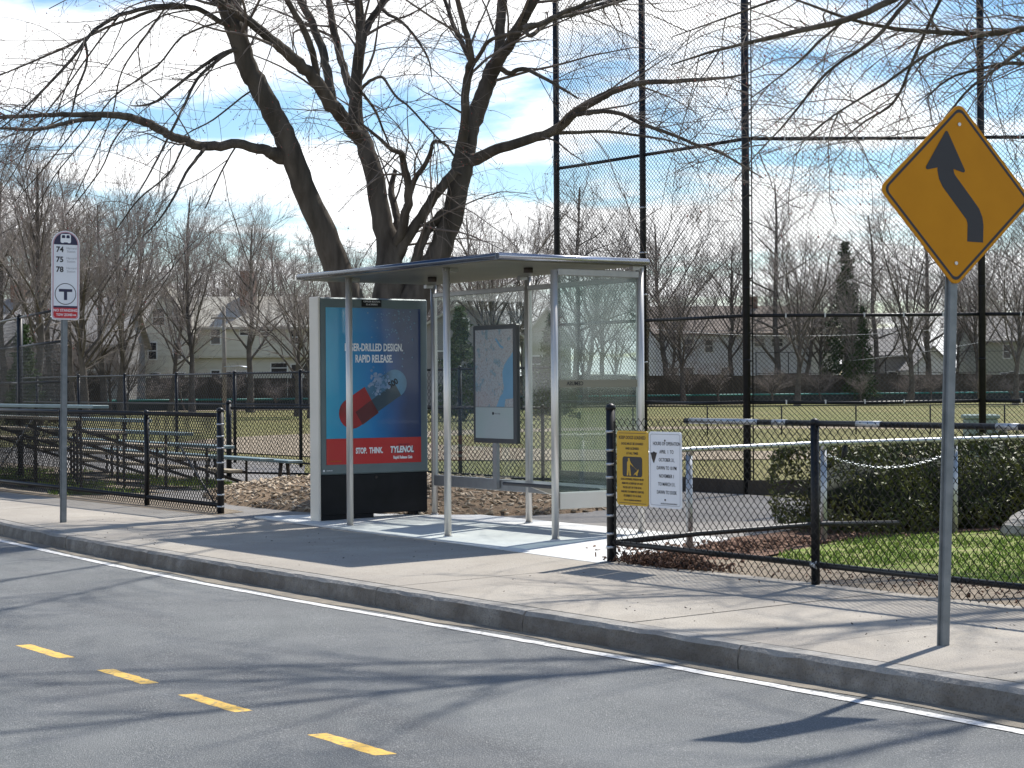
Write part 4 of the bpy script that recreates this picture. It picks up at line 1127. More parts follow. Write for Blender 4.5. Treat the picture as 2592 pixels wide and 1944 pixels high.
flat_poly([(0.01, 0.857), (0.07, 0.822), (0.071, 0.824), (0.011, 0.859)], -0.0024, M['park_yellow'], 'leash_symbol', pl)
for s, z, sz in (('KEEP DOGS LEASHED', 1.105, 0.040), ('DOGS MUST BE LEASHED', 1.052, 0.028), ('AND LICENSED', 1.010, 0.028), ('AT ALL TIMES', 0.968, 0.028),
                 ('DOG OWNERS, PERSON MUST', 0.742, 0.024), ('REMOVE & DISPOSE OF ANY', 0.706, 0.024), ('FECES LEFT BY THE DOG.', 0.670, 0.024), ('FAILURE TO REMOVE, DISPOSE', 0.634, 0.024), ('IS SUBJECT TO A FINE', 0.598, 0.026), ('CITY OF CAMBRIDGE ORDINANCE', 0.560, 0.016)):
    stext(s, 0, z, sz, M['print_black'], pl, -0.0016, 0.95, 0.0004)
t, pl, W = park_sign('park_hours_sign', 'white metal sign with the park opening hours in black, beside the yellow one', 4.785, 5.215, M['white'])
b_out = round_poly([(-W + 0.02, 0.535), (W - 0.02, 0.535), (W - 0.02, 1.145), (-W + 0.02, 1.145)], 0.02); b_in = round_poly([(-W + 0.024, 0.539), (W - 0.024, 0.539), (W - 0.024, 1.141), (-W + 0.024, 1.141)], 0.017)
k = MB(); n = len(b_out); k.add([(x, -0.0012, z) for x, z in b_out] + [(x, -0.0012, z) for x, z in b_in], [(i, (i + 1) % n, n + (i + 1) % n, n + i) for i in range(n)]); obj('border', k, M['print_grey'], pl)
for i, s in enumerate(('HOURS OF OPERATION', 'APRIL  1  TO', 'OCTOBER 31,', 'DAWN TO 10 PM', 'NOVEMBER 1', 'TO MARCH 31,', 'DAWN TO DUSK')):
    stext(s, 0.02, 1.062 - i * 0.069, 0.043, M['print_black'], pl, -0.0016, 0.78, 0.0002)
stext('RECREATION DEPARTMENT', 0.05, 0.552, 0.017, M['print_black'], pl, -0.0016)
flat_poly([(-0.19, 0.985), (-0.165, 0.985), (-0.15, 0.995), (-0.12, 0.985), (-0.105, 0.985), (-0.13, 0.93), (-0.145, 0.895), (-0.155, 0.90), (-0.175, 0.935)], -0.0014, M['frame_dark'], 'sticker', pl)
for z in (1.09, 0.585):
    k = MB(); k.tube([(0.0, -0.005, z), (0.0, 0.0, z)], 0.008, 8); obj('bolt', k, M['frame_dark'], pl)

# ------------------------------------------------------------------ pipe rail with posts and chain beside the lawn
pr_ = thing('pipe_rail', 'long galvanised pipe rail on short posts in front of the yew hedge', 'pipe rail', (4.12, -1.9, zg(4.1, -1.9)))
k = MB(); k.tube([(4.16, -2.0, 0.915), (4.15, -1.75, 0.93), (4.12, -1.3, 0.965), (4.11, 0.5, 0.985), (4.10, 2.5, 0.985), (4.12, 5.0, 0.985), (4.14, 8.0, 0.985)], 0.024, 12); obj('top_rail', k, M['galv'], pr_, world=True)
k = MB(); k.tube([(4.16, -2.0, 0.16), (4.12, -1.0, 0.19), (4.08, 0.6, 0.20), (4.05, 1.7, 0.16)], 0.026, 10); obj('bottom_rail', k, M['black'], pr_, world=True)
for u, v in ((3.90, -0.9), (4.03, 0.70), (4.04, 2.55), (4.06, 4.4)):
    z = zg(u, v); k = MB(); k.tube([(u, v, z - 0.05), (u, v, z + 0.90)], 0.032, 12); p = obj('post', k, M['galv'], pr_, world=True)
    c = MB(); c.tube([(u, v, z + 0.90), (u + 0.02, v, z + 0.94), (u + 0.06, v, z + 0.955)], [0.034, 0.026, 0.02], 10); obj('hook', c, M['galv'], p, world=True)
k = MB(); k.tube([(4.1, 0.93, 0.97), (4.09, 0.93, 0.90), (4.08, 0.92, 0.84)], [0.012, 0.03, 0.022], 8); obj('clamp', k, M['black'], pr_, world=True)
ch = thing('chain', 'galvanised chain sagging between two pipe posts before the hedge', 'chain', (4.07, 0.75, 0.9))
nl = 46
prev = None
lk = MB()
tor = []
ring = MB(); 
loop = [(0.017 * math.cos(a), 0.0, 0.009 * math.sin(a)) for a in [2 * math.pi * i / 10 for i in range(11)]]
ring.tube(loop, 0.0035, 5, caps=False)
link_me = ring.mesh('link', M['galv'])
for i in range(nl):
    t_ = i / (nl - 1); v = 0.74 + 1.78 * t_; z = 0.86 - 0.20 * 4 * t_ * (1 - t_) * 0.75 + 0.02 * t_
    o = obj('link', link_me, None, ch); o.location = (0.0, v - 0.75, z - 0.9)
    o.rotation_euler = (R(90) * (i % 2) + 0.2, -math.atan(0.34 * (2 * t_ - 1)), R(90)); o.scale = (1.35, 1.3, 1.3)

# ------------------------------------------------------------------ bleachers
bl = thing('bleachers', 'five-row park bleachers with teal seat planks and tan footboards', 'bleachers', (-12.5, 0.3, -0.08))
for kx in range(5):
    v = 1.76 - 0.72 * kx; z = 0.35 + 0.225 * kx
    for j in range(1):
        k = MB(); k.rbox(-17.6, -9.95 + 0.02 * kx, v - 0.13, v + 0.13, z, z + 0.05, 0.006); obj('seat_plank', k, M['teal'], bl, world=True)
    if kx > 0 or True:
        k = MB(); k.rbox(-17.6, -10.05 if kx else -10.3, v - 0.52, v - 0.27, z - 0.18, z - 0.135, 0.006); obj('foot_plank', k, M['footplank'], bl, world=True)
for u in (-10.7, -12.7, -14.7, -16.7):
    k = MB()
    k.tube([(u, 1.85, -0.07), (u, -1.25, 0.95)], 0.03, 6); k.tube([(u, 1.85, -0.07), (u, -1.25, -0.07)], 0.028, 6)
    for kx in range(5):
        v = 1.76 - 0.72 * kx; z = 0.35 + 0.225 * kx
        k.tube([(u, v, -0.07), (u, v, z)], 0.024, 6); k.tube([(u, v, z - 0.19), (u, v - 0.5, z - 0.19)], 0.02, 6)
    obj('frame', k, M['frame_dark'], bl, world=True)
for a, b in ((-16.7, -14.7), (-14.7, -12.7)):
    k = MB(); k.tube([(a, -1.14, 0.05), (b, -1.14, 1.1)], 0.016, 6); obj('brace', k, M['galv'], bl, world=True)
bb_ = thing('low_bench', 'low timber bench lying beneath the front of the bleachers', 'bench', (-11, 2.4, -0.07))
k = MB(); k.rbox(-13.8, -10.1, 2.22, 2.5, 0.30, 0.345, 0.006); obj('seat', k, M['teal'], bb_, world=True)
for u in (-13.3, -10.5):
    k = MB(); k.tube([(u, 2.26, -0.09), (u, 2.30, 0.30)], 0.035, 8); obj('leg', k, M['frame_dark'], bb_, world=True)
    k = MB(); k.tube([(u, 2.46, -0.09), (u, 2.42, 0.30)], 0.035, 8); obj('leg', k, M['frame_dark'], bb_, world=True)

# ------------------------------------------------------------------ hedge, boulder, cabinet
def leaf_cards(P, size, m, name, up=0.2):
    n = len(P)
    a = rng.normal(0, 1, (n, 3)); a[:, 2] += up; a /= np.linalg.norm(a, axis=1)[:, None]
    b = np.cross(a, rng.normal(0, 1, (n, 3))); b /= np.linalg.norm(b, axis=1)[:, None]
    s = rng.uniform(size[0], size[1], n)[:, None]
    V = np.stack([P - a * s, P + b * s * 0.38, P + a * s, P - b * s * 0.38], 1)
    return fast_mesh(name, V.reshape(-1, 3), quads=np.arange(4 * n).reshape(-1, 4), mat=m, smooth=False)
hd = thing('yew_hedge', 'dense dark green clipped yew hedge behind the pipe rail', 'hedge', (3.0, 3.0, 0.0))
HP = [(3.05, 1.35), (3.15, 3.0), (3.25, 5.0), (3.35, 8.5)]
def hedge_pt():
    t = rng.uniform(0, 1); v = 1.35 + t * 7.0; u = 3.05 + 0.3 * t
    a = rng.uniform(0, 2 * math.pi)
    rx = 0.72 * (min(1.0, (v - 1.15) / 0.5) ** 0.5); rz = 0.46
    lump = 1 + 0.12 * math.sin(v * 4.2 + a) + 0.06 * math.sin(v * 9 + 2 * a) + 0.07 * rng.normal()
    p = 0.70
    cx_ = math.copysign(abs(math.cos(a)) ** p, math.cos(a)) * rx * lump; cz_ = math.copysign(abs(math.sin(a)) ** p, math.sin(a)) * rz * lump
    return (u + cx_, v, 0.44 + cz_ * 0.93 + 0.05 * math.sin(v * 1.9))
P = np.array([hedge_pt() for _ in range(46000)])
obj('foliage', leaf_cards(P, (0.016, 0.042), M['yew'], 'foliage', 0.6), None, hd, world=True, kind='stuff')
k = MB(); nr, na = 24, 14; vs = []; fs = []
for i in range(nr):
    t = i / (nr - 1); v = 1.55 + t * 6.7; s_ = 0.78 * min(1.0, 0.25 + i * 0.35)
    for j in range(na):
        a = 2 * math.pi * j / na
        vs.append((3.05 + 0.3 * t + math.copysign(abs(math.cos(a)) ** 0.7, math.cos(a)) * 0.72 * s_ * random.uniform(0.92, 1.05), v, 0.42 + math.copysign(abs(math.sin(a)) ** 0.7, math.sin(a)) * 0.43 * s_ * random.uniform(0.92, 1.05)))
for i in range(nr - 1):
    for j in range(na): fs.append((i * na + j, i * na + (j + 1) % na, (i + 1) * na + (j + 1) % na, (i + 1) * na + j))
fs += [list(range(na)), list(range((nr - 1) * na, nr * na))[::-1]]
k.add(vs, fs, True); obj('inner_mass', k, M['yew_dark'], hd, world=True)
def rock(name, label, c, s, seed):
    r_ = np.random.default_rng(seed); nu, nv = 18, 10; V = []; Q = []
    ph = r_.uniform(0, 6, 6)
    for i in range(nv + 1):
        for j in range(nu):
            th = math.pi * i / nv; a = 2 * math.pi * j / nu
            d_ = 1 + 0.14 * math.sin(2 * a + ph[0]) * math.sin(th) + 0.10 * math.sin(3 * a + 2 * th + ph[1]) + 0.05 * math.sin(7 * a + ph[2]) * math.sin(4 * th + ph[3])
            V.append((c[0] + s[0] * d_ * math.sin(th) * math.cos(a), c[1] + s[1] * d_ * math.sin(th) * math.sin(a), c[2] + s[2] * d_ * math.cos(th)))
    for i in range(nv):
        for j in range(nu): Q.append((i * nu + j, i * nu + (j + 1) % nu, (i + 1) * nu + (j + 1) % nu, (i + 1) * nu + j))
    k = MB(); k.add(V, Q, False)
    return tag(obj(name, k, M['rock']), label, 'boulder')
rock('boulder', 'rough grey granite boulder resting at the edge of the lawn', (4.72, 3.05, 0.05), (0.34, 0.40, 0.22), 4)
cb = thing('utility_cabinet', 'pale green utility cabinet standing beyond the hedge at the field edge', 'cabinet', cw(8.32, 33, -0.06), CAM_YAW)
k = MB(); k.rbox(-0.26, 0.26, -0.2, 0.25, 0, 0.98, 0.02); obj('body', k, M['cabinet'], cb)
k = MB(); k.rbox(-0.29, 0.29, -0.23, 0.28, 0.98, 1.06, 0.02); obj('lid', k, M['cabinet'], cb)
k = MB(); k.b2(0.262, 0.44, -0.15, 0.2, 0, 0.86); obj('side_box', k, M['wood_pole'], cb)
k = MB(); k.b2(-0.005, 0.005, -0.206, -0.2, 0.08, 0.92); obj('door_seam', k, M['frame_dark'], cb)

# ------------------------------------------------------------------ trees
def tube_batch(paths, sides):
    """paths: list of (k,4) arrays (x,y,z,r) -> verts, quads; grouped so numpy does the work"""
    groups = {}
    for p in paths: groups.setdefault(len(p), []).append(p)
    VV = []; QQ = []; base = 0
    for k, g in groups.items():
        A = np.asarray(g, float); n = len(A)
        P = A[:, :, :3]; Rr = A[:, :, 3]
        T = np.zeros_like(P); T[:, 1:-1] = P[:, 2:] - P[:, :-2]; T[:, 0] = P[:, 1] - P[:, 0]; T[:, -1] = P[:, -1] - P[:, -2]
        T /= np.linalg.norm(T, axis=2, keepdims=True) + 1e-9
        ref = np.zeros_like(P[:, :1]); m = T.mean(1)
        ref[:, 0] = np.where(np.abs(m[:, 2:3]) < 0.8, np.array([[0, 0, 1.0]]), np.array([[1.0, 0.2, 0]]))
        N1 = np.cross(T, np.broadcast_to(ref, T.shape)); N1 /= np.linalg.norm(N1, axis=2, keepdims=True) + 1e-9
        N2 = np.cross(T, N1)
        a = 2 * np.pi * np.arange(sides) / sides
        V = P[:, :, None, :] + Rr[:, :, None, None] * (N1[:, :, None, :] * np.cos(a)[None, None, :, None] + N2[:, :, None, :] * np.sin(a)[None, None, :, None])
        idx = base + np.arange(n * k * sides).reshape(n, k, sides)
        QQ.append(np.stack([idx[:, :-1], np.roll(idx[:, :-1], -1, 2), np.roll(idx[:, 1:], -1, 2), idx[:, 1:]], -1).reshape(-1, 4))
        VV.append(V.reshape(-1, 3)); base += n * k * sides
    return np.concatenate(VV), np.concatenate(QQ)
def join(parts):
    V = []; Q = []; b = 0
    for v, q in parts:
        V.append(v); Q.append(q + b); b += len(v)
    return np.concatenate(V), np.concatenate(Q)
def spawn(paths, per_m, t0, len_rng, ang, nseg, grav, r_frac, r_max, r_min, wig, g, curl=0.0, rmaxparent=9.0, out=None, lift=0.0):
    """children sprouting along the given paths"""
    S = []; D = []; Ln = []; Rd = []
    for p in paths:
        p = np.asarray(p); seg = np.linalg.norm(np.diff(p[:, :3], axis=0), axis=1); L = seg.sum()
        cum = np.concatenate([[0], np.cumsum(seg)])
        n = g.poisson(per_m * L * (1 - t0))
        for _ in range(n):
            t = t0 + (1 - t0) * g.uniform() ** 0.85
            s = t * L; i = min(np.searchsorted(cum, s) - 1, len(seg) - 1); i = max(i, 0); f = (s - cum[i]) / (seg[i] + 1e-9)
            q = p[i] + (p[i + 1] - p[i]) * f
            if q[3] > rmaxparent: continue
            d = p[i + 1, :3] - p[i, :3]; d = d / (np.linalg.norm(d) + 1e-9)
            x = g.normal(0, 1, 3); x -= d * (x @ d); x /= np.linalg.norm(x) + 1e-9
            if lift: x = x + np.array([0, 0, lift]); x -= d * (x @ d); x /= np.linalg.norm(x) + 1e-9
            a = g.uniform(*ang)
            S.append(q[:3]); D.append(d * math.cos(a) + x * math.sin(a))
            Ln.append(g.uniform(*len_rng) * (1.15 - 0.55 * t)); Rd.append(max(r_min, min(r_max, q[3] * r_frac * g.uniform(0.6, 1.1))))
    n = len(S)
    if n == 0: return []
    S = np.array(S); D = np.array(D); Ln = np.array(Ln); Rd = np.array(Rd)
    P = np.zeros((n, nseg + 1, 4)); P[:, 0, :3] = S; P[:, 0, 3] = Rd
    cur = S.copy(); w = g.normal(0, 1, (n, 3)) * wig
    for k in range(nseg):
        fr = (k + 1) / nseg
        gz = grav + curl * fr
        D = D + g.normal(0, wig, (n, 3)) + w * 0.3
        D[:, 2] += gz / nseg
        D /= np.linalg.norm(D, axis=1)[:, None]
        cur = cur + D * (Ln / nseg)[:, None]
        P[:, k + 1, :3] = cur; P[:, k + 1, 3] = np.maximum(Rd * (1 - 0.78 * fr), r_min * 0.55)
    return list(P)
def smooth_path(p, n_mult, g, wob=0.0):
    """Catmull-Rom through the limb's points with a little natural kinking"""
    p = np.asarray(p, float); out = []
    q = np.vstack([2 * p[0] - p[1], p, 2 * p[-1] - p[-2]])
    for i in range(1, len(q) - 2):
        for j in range(n_mult):
            t = j / n_mult
            out.append(0.5 * (2 * q[i] + (-q[i - 1] + q[i + 1]) * t + (2 * q[i - 1] - 5 * q[i] + 4 * q[i + 1] - q[i + 2]) * t * t + (-q[i - 1] + 3 * q[i] - 3 * q[i + 1] + q[i + 2]) * t ** 3))
    out.append(p[-1]); out = np.array(out)
    out[1:-1, :3] += g.normal(0, 1, (len(out) - 2, 3)) * out[1:-1, 3:4] * wob
    out[:, 3] = np.maximum(out[:, 3], 0.004)
    return out
def bud_mesh(paths, n, size, g, m, name):
    pts = np.array([p[-1, :3] if g.uniform() < 0.5 else p[g.integers(1, len(p)), :3] for p in paths])
    if len(pts) > n: pts = pts[g.choice(len(pts), n, replace=False)]
    o = np.array([[1, 0, 0], [-1, 0, 0], [0, 1, 0], [0, -1, 0], [0, 0, 1.4], [0, 0, -1.2]])
    f = np.array([(0, 2, 4), (2, 1, 4), (1, 3, 4), (3, 0, 4), (2, 0, 5), (1, 2, 5), (3, 1, 5), (0, 3, 5)])
    s = g.uniform(size[0], size[1], len(pts))
    V = pts[:, None, :] + o[None] * s[:, None, None]
    T = (f[None] + 6 * np.arange(len(pts))[:, None, None]).reshape(-1, 3)
    return fast_mesh(name, V.reshape(-1, 3), tris=T, mat=m, smooth=False)

MAIN_LIMBS = [
 [(-4.4,0.48,-0.09,0.478),(-4.32,0.43,1.45,0.357),(-4.33,0.25,2.24,0.261),(-4.35,0.06,2.92,0.201),(-4.41,-0.2,3.6,0.17),(-4.44,-0.4,4.03,0.155),(-4.45,-0.59,4.47,0.15),(-4.46,-0.77,4.89,0.144),(-4.45,-0.93,5.15,0.139),(-4.47,-1.12,5.47,0.134),(-4.47,-1.28,5.72,0.129),(-4.46,-1.43,6.1,0.124),(-4.47,-1.61,6.54,0.105),(-4.46,-1.76,6.93,0.091),(-4.48,-1.96,7.51,0.073),(-4.48,-2.12,8.14,0.05),(-4.5,-2.32,8.87,0.022)],
 [(-4.46,-1.39,6.0,0.09),(-4.46,-1.38,6.01,0.078),(-4.62,-1.32,6.29,0.074),(-4.79,-1.26,6.64,0.065),(-4.91,-1.14,7.19,0.052),(-4.96,-0.94,8.02,0.035),(-5.02,-0.78,8.84,0.017)],
 [(-4.36,0.53,-0.09,0.454),(-4.41,0.57,1.45,0.336),(-4.39,0.72,2.25,0.265),(-4.42,0.8,2.95,0.212),(-4.47,0.84,3.37,0.174),(-4.59,0.79,3.87,0.141),(-4.69,0.76,4.37,0.136),(-4.83,0.68,4.88,0.122),(-4.95,0.61,5.14,0.112),(-5.01,0.64,5.64,0.088),(-5.05,0.71,6.09,0.079),(-5.09,0.77,6.41,0.074),(-5.16,0.78,6.93,0.059),(-5.24,0.78,7.61,0.045),(-5.34,0.75,8.34,0.03),(-5.45,0.72,9.08,0.012)],
 [(-5.07,0.75,6.31,0.068),(-5.07,0.76,6.31,0.059),(-5.16,0.88,6.5,0.054),(-5.23,1.02,6.7,0.052),(-5.25,1.23,7.0,0.045),(-5.28,1.44,7.53,0.033),(-5.29,1.72,8.3,0.02),(-5.36,1.9,9.02,0.01)],
 [(-4.87,0.65,4.97,0.116),(-4.88,0.65,4.97,0.107),(-4.75,0.43,5.05,0.106),(-4.61,0.22,5.18,0.101),(-4.51,-0.03,5.35,0.095),(-4.44,-0.33,5.65,0.085),(-4.38,-0.64,5.85,0.077),(-4.31,-0.94,6.02,0.069),(-4.25,-1.25,6.19,0.062),(-4.18,-1.56,6.32,0.054),(-4.11,-1.84,6.43,0.049),(-4.07,-2.16,6.61,0.04),(-4.06,-2.53,6.86,0.026),(-4.08,-2.94,7.1,0.015)],
 [(-4.99,0.63,5.47,0.068),(-5.0,0.63,5.47,0.059),(-5.2,0.64,5.72,0.057),(-5.38,0.66,6.02,0.055),(-5.58,0.68,6.33,0.052),(-5.77,0.7,6.75,0.048),(-5.95,0.75,7.07,0.046),(-6.14,0.79,7.67,0.033),(-6.38,0.78,8.4,0.018)],
 [(-4.54,0.03,5.31,0.074),(-4.53,0.03,5.31,0.064),(-4.71,0.08,5.55,0.062),(-4.89,0.11,5.95,0.06),(-5.08,0.15,6.2,0.058),(-5.3,0.12,6.56,0.054),(-5.53,0.07,6.92,0.049),(-5.74,-0.07,7.43,0.037),(-5.99,-0.24,8.06,0.02)],
 [(-4.46,-0.25,5.57,0.057),(-4.46,-0.25,5.57,0.05),(-4.38,-0.35,5.89,0.047),(-4.3,-0.47,6.1,0.047),(-4.26,-0.64,6.36,0.042),(-4.23,-0.82,6.59,0.039),(-4.19,-1.05,6.97,0.028),(-4.19,-1.33,7.44,0.014)],
 [(-4.32,0.6,-0.09,0.431),(-4.37,0.64,1.45,0.312),(-4.29,0.88,2.25,0.265),(-4.19,1.13,2.84,0.222),(-4.17,1.28,3.11,0.193),(-4.15,1.43,3.38,0.165),(-4.1,1.62,3.87,0.151),(-4.11,1.73,4.31,0.146),(-4.12,1.82,4.59,0.156),(-4.14,1.92,5.04,0.137),(-4.13,2.05,5.34,0.123),(-4.12,2.18,5.65,0.113),(-4.12,2.3,5.93,0.109),(-4.12,2.42,6.16,0.084),(-4.16,2.47,6.45,0.074),(-4.2,2.54,6.96,0.07),(-4.22,2.62,7.58,0.05),(-4.21,2.75,8.38,0.03),(-4.23,2.84,9.12,0.013)],
 [(-4.12,2.26,5.85,0.108),(-4.12,2.27,5.85,0.094),(-3.89,2.3,6.09,0.083),(-3.68,2.31,6.25,0.078),(-3.45,2.34,6.49,0.073),(-3.22,2.39,6.77,0.065),(-2.93,2.51,7.16,0.048),(-2.62,2.67,7.65,0.028),(-2.3,2.83,8.02,0.014)],
 [(-4.13,1.84,4.69,0.084),(-4.15,1.81,4.7,0.073),(-4.02,1.75,4.9,0.068),(-3.9,1.7,5.09,0.063),(-3.77,1.64,5.5,0.058),(-3.63,1.61,5.85,0.057),(-3.5,1.56,5.9,0.052),(-3.42,1.43,6.22,0.04),(-3.39,1.27,6.68,0.035),(-3.38,1.09,7.18,0.023),(-3.37,0.91,7.67,0.012)],
 [(-3.53,1.57,5.89,0.047),(-3.52,1.58,5.89,0.041),(-3.81,1.58,6.25,0.034),(-4.05,1.64,6.46,0.032),(-4.31,1.66,6.88,0.027),(-4.59,1.61,7.37,0.017)],
 [(-3.57,1.59,5.88,0.038),(-3.56,1.6,5.87,0.033),(-3.29,1.59,6.01,0.028),(-3.04,1.54,6.11,0.026),(-2.7,1.63,6.16,0.021),(-2.38,1.66,6.14,0.009)],
 [(-4.13,1.82,4.61,0.118),(-4.13,1.82,4.62,0.103),(-3.86,1.94,4.69,0.083),(-3.55,2.1,4.8,0.072),(-3.22,2.31,4.88,0.067),(-2.9,2.49,4.98,0.064),(-2.66,2.55,5.12,0.062),(-2.42,2.63,5.25,0.059),(-2.17,2.71,5.34,0.054),(-1.94,2.77,5.41,0.046),(-1.63,2.94,5.48,0.037),(-1.29,3.19,5.48,0.03),(-0.95,3.43,5.48,0.025),(-0.64,3.63,5.48,0.016),(-0.37,3.76,5.53,0.009),(-0.11,3.89,5.65,0.004)],
 [(-2.67,2.55,5.11,0.041),(-2.67,2.56,5.11,0.036),(-2.5,2.5,5.13,0.033),(-2.24,2.57,5.14,0.03),(-1.97,2.65,5.13,0.03),(-1.7,2.74,5.06,0.028),(-1.45,2.8,4.93,0.027),(-1.09,3.02,4.76,0.023),(-0.82,3.12,4.63,0.02),(-0.51,3.31,4.49,0.018),(-0.23,3.46,4.3,0.013),(0.02,3.56,4.13,0.007)],
 [(-2.93,2.48,4.97,0.033),(-2.92,2.48,4.96,0.029),(-2.87,2.77,4.97,0.026),(-2.75,3.15,5.0,0.022),(-2.6,3.58,4.97,0.019),(-2.47,4.02,4.92,0.015),(-2.37,4.49,4.82,0.007)],
 [(-2.38,1.66,6.14,0.02),(-2.38,1.66,6.19,0.041),(-2.34,1.88,6.26,0.037),(-2.31,2.11,6.38,0.032),(-2.18,2.47,6.55,0.028),(-1.91,2.78,6.67,0.023),(-1.45,3.0,6.74,0.014)],
 [(-2.38,1.66,6.14,0.02),(-2.33,1.72,6.09,0.03),(-2.7,2.33,6.42,0.028),(-2.92,3.16,6.67,0.022),(-3.13,4.0,6.97,0.017),(-3.01,4.62,7.16,0.01)],
 [(-3.98,2.29,5.99,0.042),(-3.88,2.44,5.88,0.037),(-3.6,2.34,5.87,0.034),(-3.29,2.29,5.84,0.031),(-2.93,2.3,5.69,0.026),(-2.59,2.37,5.5,0.021),(-2.32,2.45,5.33,0.012)],
 [(-4.45,-0.65,4.62,0.118),(-4.52,-0.75,4.57,0.103),(-4.48,-0.92,4.62,0.084),(-4.44,-1.08,4.66,0.069),(-4.51,-1.41,4.71,0.062),(-4.56,-1.7,4.67,0.062),(-4.57,-1.94,4.66,0.059),(-4.54,-2.12,4.7,0.059),(-4.54,-2.34,4.76,0.056),(-4.5,-2.51,4.83,0.056),(-4.5,-2.73,4.9,0.053),(-4.46,-2.9,4.93,0.049),(-4.45,-3.11,4.95,0.044),(-4.52,-3.44,4.93,0.035),(-4.58,-3.77,4.92,0.03),(-4.64,-4.1,4.88,0.026),(-4.73,-4.46,4.85,0.022),(-4.81,-4.82,4.82,0.015),(-4.94,-5.26,4.75,0.008)],
 [(-4.49,-3.3,4.94,0.038),(-4.49,-3.3,4.9,0.033),(-4.48,-3.61,4.84,0.028),(-4.41,-3.84,4.77,0.026),(-4.34,-4.06,4.7,0.024),(-4.3,-4.32,4.66,0.021),(-4.27,-4.62,4.65,0.017),(-4.31,-5.04,4.6,0.01)],
 [(-4.52,-1.36,6.12,0.058),(-4.51,-1.35,6.12,0.051),(-4.42,-1.53,6.19,0.041),(-4.34,-1.74,6.24,0.036),(-4.32,-2.02,6.35,0.034),(-4.28,-2.28,6.36,0.031),(-4.22,-2.52,6.33,0.029),(-4.16,-2.76,6.27,0.029),(-4.11,-2.99,6.19,0.026),(-4.04,-3.22,6.1,0.026),(-3.98,-3.44,5.96,0.024),(-3.87,-3.6,5.85,0.023),(-3.76,-3.76,5.69,0.021),(-3.69,-3.96,5.44,0.019),(-3.65,-4.22,5.16,0.017),(-3.62,-4.47,4.9,0.014),(-3.58,-4.72,4.67,0.01),(-3.56,-5.01,4.42,0.006)],
 [(-4.29,-2.22,6.36,0.028),(-4.29,-2.22,6.35,0.025),(-4.54,-2.49,6.34,0.022),(-4.76,-2.71,6.25,0.02),(-5.02,-2.98,6.13,0.018),(-5.3,-3.29,5.95,0.016),(-5.64,-3.63,5.77,0.014),(-6.03,-4.01,5.58,0.009)],
 [(-3.76,-3.77,5.68,0.019),(-3.76,-3.76,5.67,0.017),(-3.69,-3.77,5.42,0.015),(-3.71,-3.89,5.08,0.013),(-3.69,-3.97,4.79,0.01),(-3.68,-4.12,4.45,0.006)],
 [(-4.46,-1.35,5.9,0.042),(-4.45,-1.33,5.91,0.037),(-4.39,-1.6,5.87,0.027),(-4.39,-1.96,5.64,0.023),(-4.37,-2.3,5.38,0.02),(-4.32,-2.59,5.15,0.018),(-4.25,-2.83,5.06,0.013),(-4.14,-3.03,5.03,0.007)],
 [(-4.46,-1.37,5.96,0.032),(-4.48,-1.39,5.96,0.028),(-4.34,-1.71,5.78,0.025),(-4.25,-2.08,5.46,0.02),(-4.08,-2.33,5.11,0.018),(-3.88,-2.55,4.83,0.015),(-3.74,-2.85,4.36,0.013),(-3.58,-3.12,3.99,0.009),(-3.39,-3.36,3.73,0.004)],
 [(-4.57,-1.83,4.67,0.031),(-4.57,-1.83,4.65,0.027),(-4.38,-2.03,4.48,0.023),(-4.22,-2.27,4.25,0.018),(-4.07,-2.5,3.92,0.015),(-3.96,-2.76,3.61,0.011),(-3.88,-3.0,3.4,0.006)],
 [(-4.47,0.84,3.37,0.083),(-4.46,0.86,3.38,0.073),(-4.24,0.9,3.68,0.067),(-4.05,0.9,4.13,0.057),(-3.96,0.76,4.55,0.047),(-3.84,0.66,4.65,0.038),(-3.77,0.48,4.68,0.03),(-3.78,0.21,4.87,0.021),(-3.8,-0.06,5.06,0.012)],
 [(-4.46,0.83,3.27,0.106),(-4.42,0.9,3.27,0.092),(-4.31,0.96,3.49,0.082),(-4.13,1.14,3.85,0.072),(-3.95,1.31,4.19,0.067),(-3.91,1.54,4.47,0.063)],
 [(-4.18,1.24,3.03,0.094),(-4.26,1.12,3.11,0.082),(-4.27,1.19,3.43,0.068),(-4.24,1.33,3.71,0.063),(-4.16,1.53,3.95,0.058)],
 [(-4.11,0.9,4.0,0.05),(-4.1,0.91,4.0,0.043),(-3.95,0.92,4.31,0.038),(-3.76,0.97,4.5,0.033),(-3.61,0.98,4.69,0.028),(-3.49,0.95,4.79,0.023),(-3.35,1.03,4.75,0.019),(-3.24,1.11,4.58,0.014)],
 [(-4.44,0.82,3.11,0.083),(-4.39,0.88,3.11,0.072),(-4.55,1.04,3.61,0.063),(-4.75,1.12,3.95,0.054),(-4.98,1.18,4.3,0.045),(-5.05,1.29,4.59,0.03)],
 [(-5.01,0.64,5.63,0.031),(-4.99,0.67,5.63,0.027),(-4.76,0.65,5.69,0.024),(-4.52,0.63,5.73,0.022),(-4.26,0.64,5.71,0.019),(-4.0,0.66,5.45,0.017),(-3.71,0.73,5.24,0.014),(-3.4,0.84,4.92,0.012),(-3.1,0.96,4.64,0.007)],
 [(-5.25,1.16,6.9,0.034),(-5.23,1.18,6.88,0.03),(-4.93,1.14,6.72,0.025),(-4.62,1.11,6.6,0.022),(-4.27,1.14,6.33,0.019),(-3.95,1.16,5.97,0.014),(-3.74,1.08,5.69,0.007)],
 [(-4.96,0.67,5.63,0.025),(-4.93,0.72,5.58,0.022),(-5.08,0.99,5.4,0.02),(-5.25,1.22,5.16,0.015),(-5.43,1.45,4.92,0.01)],
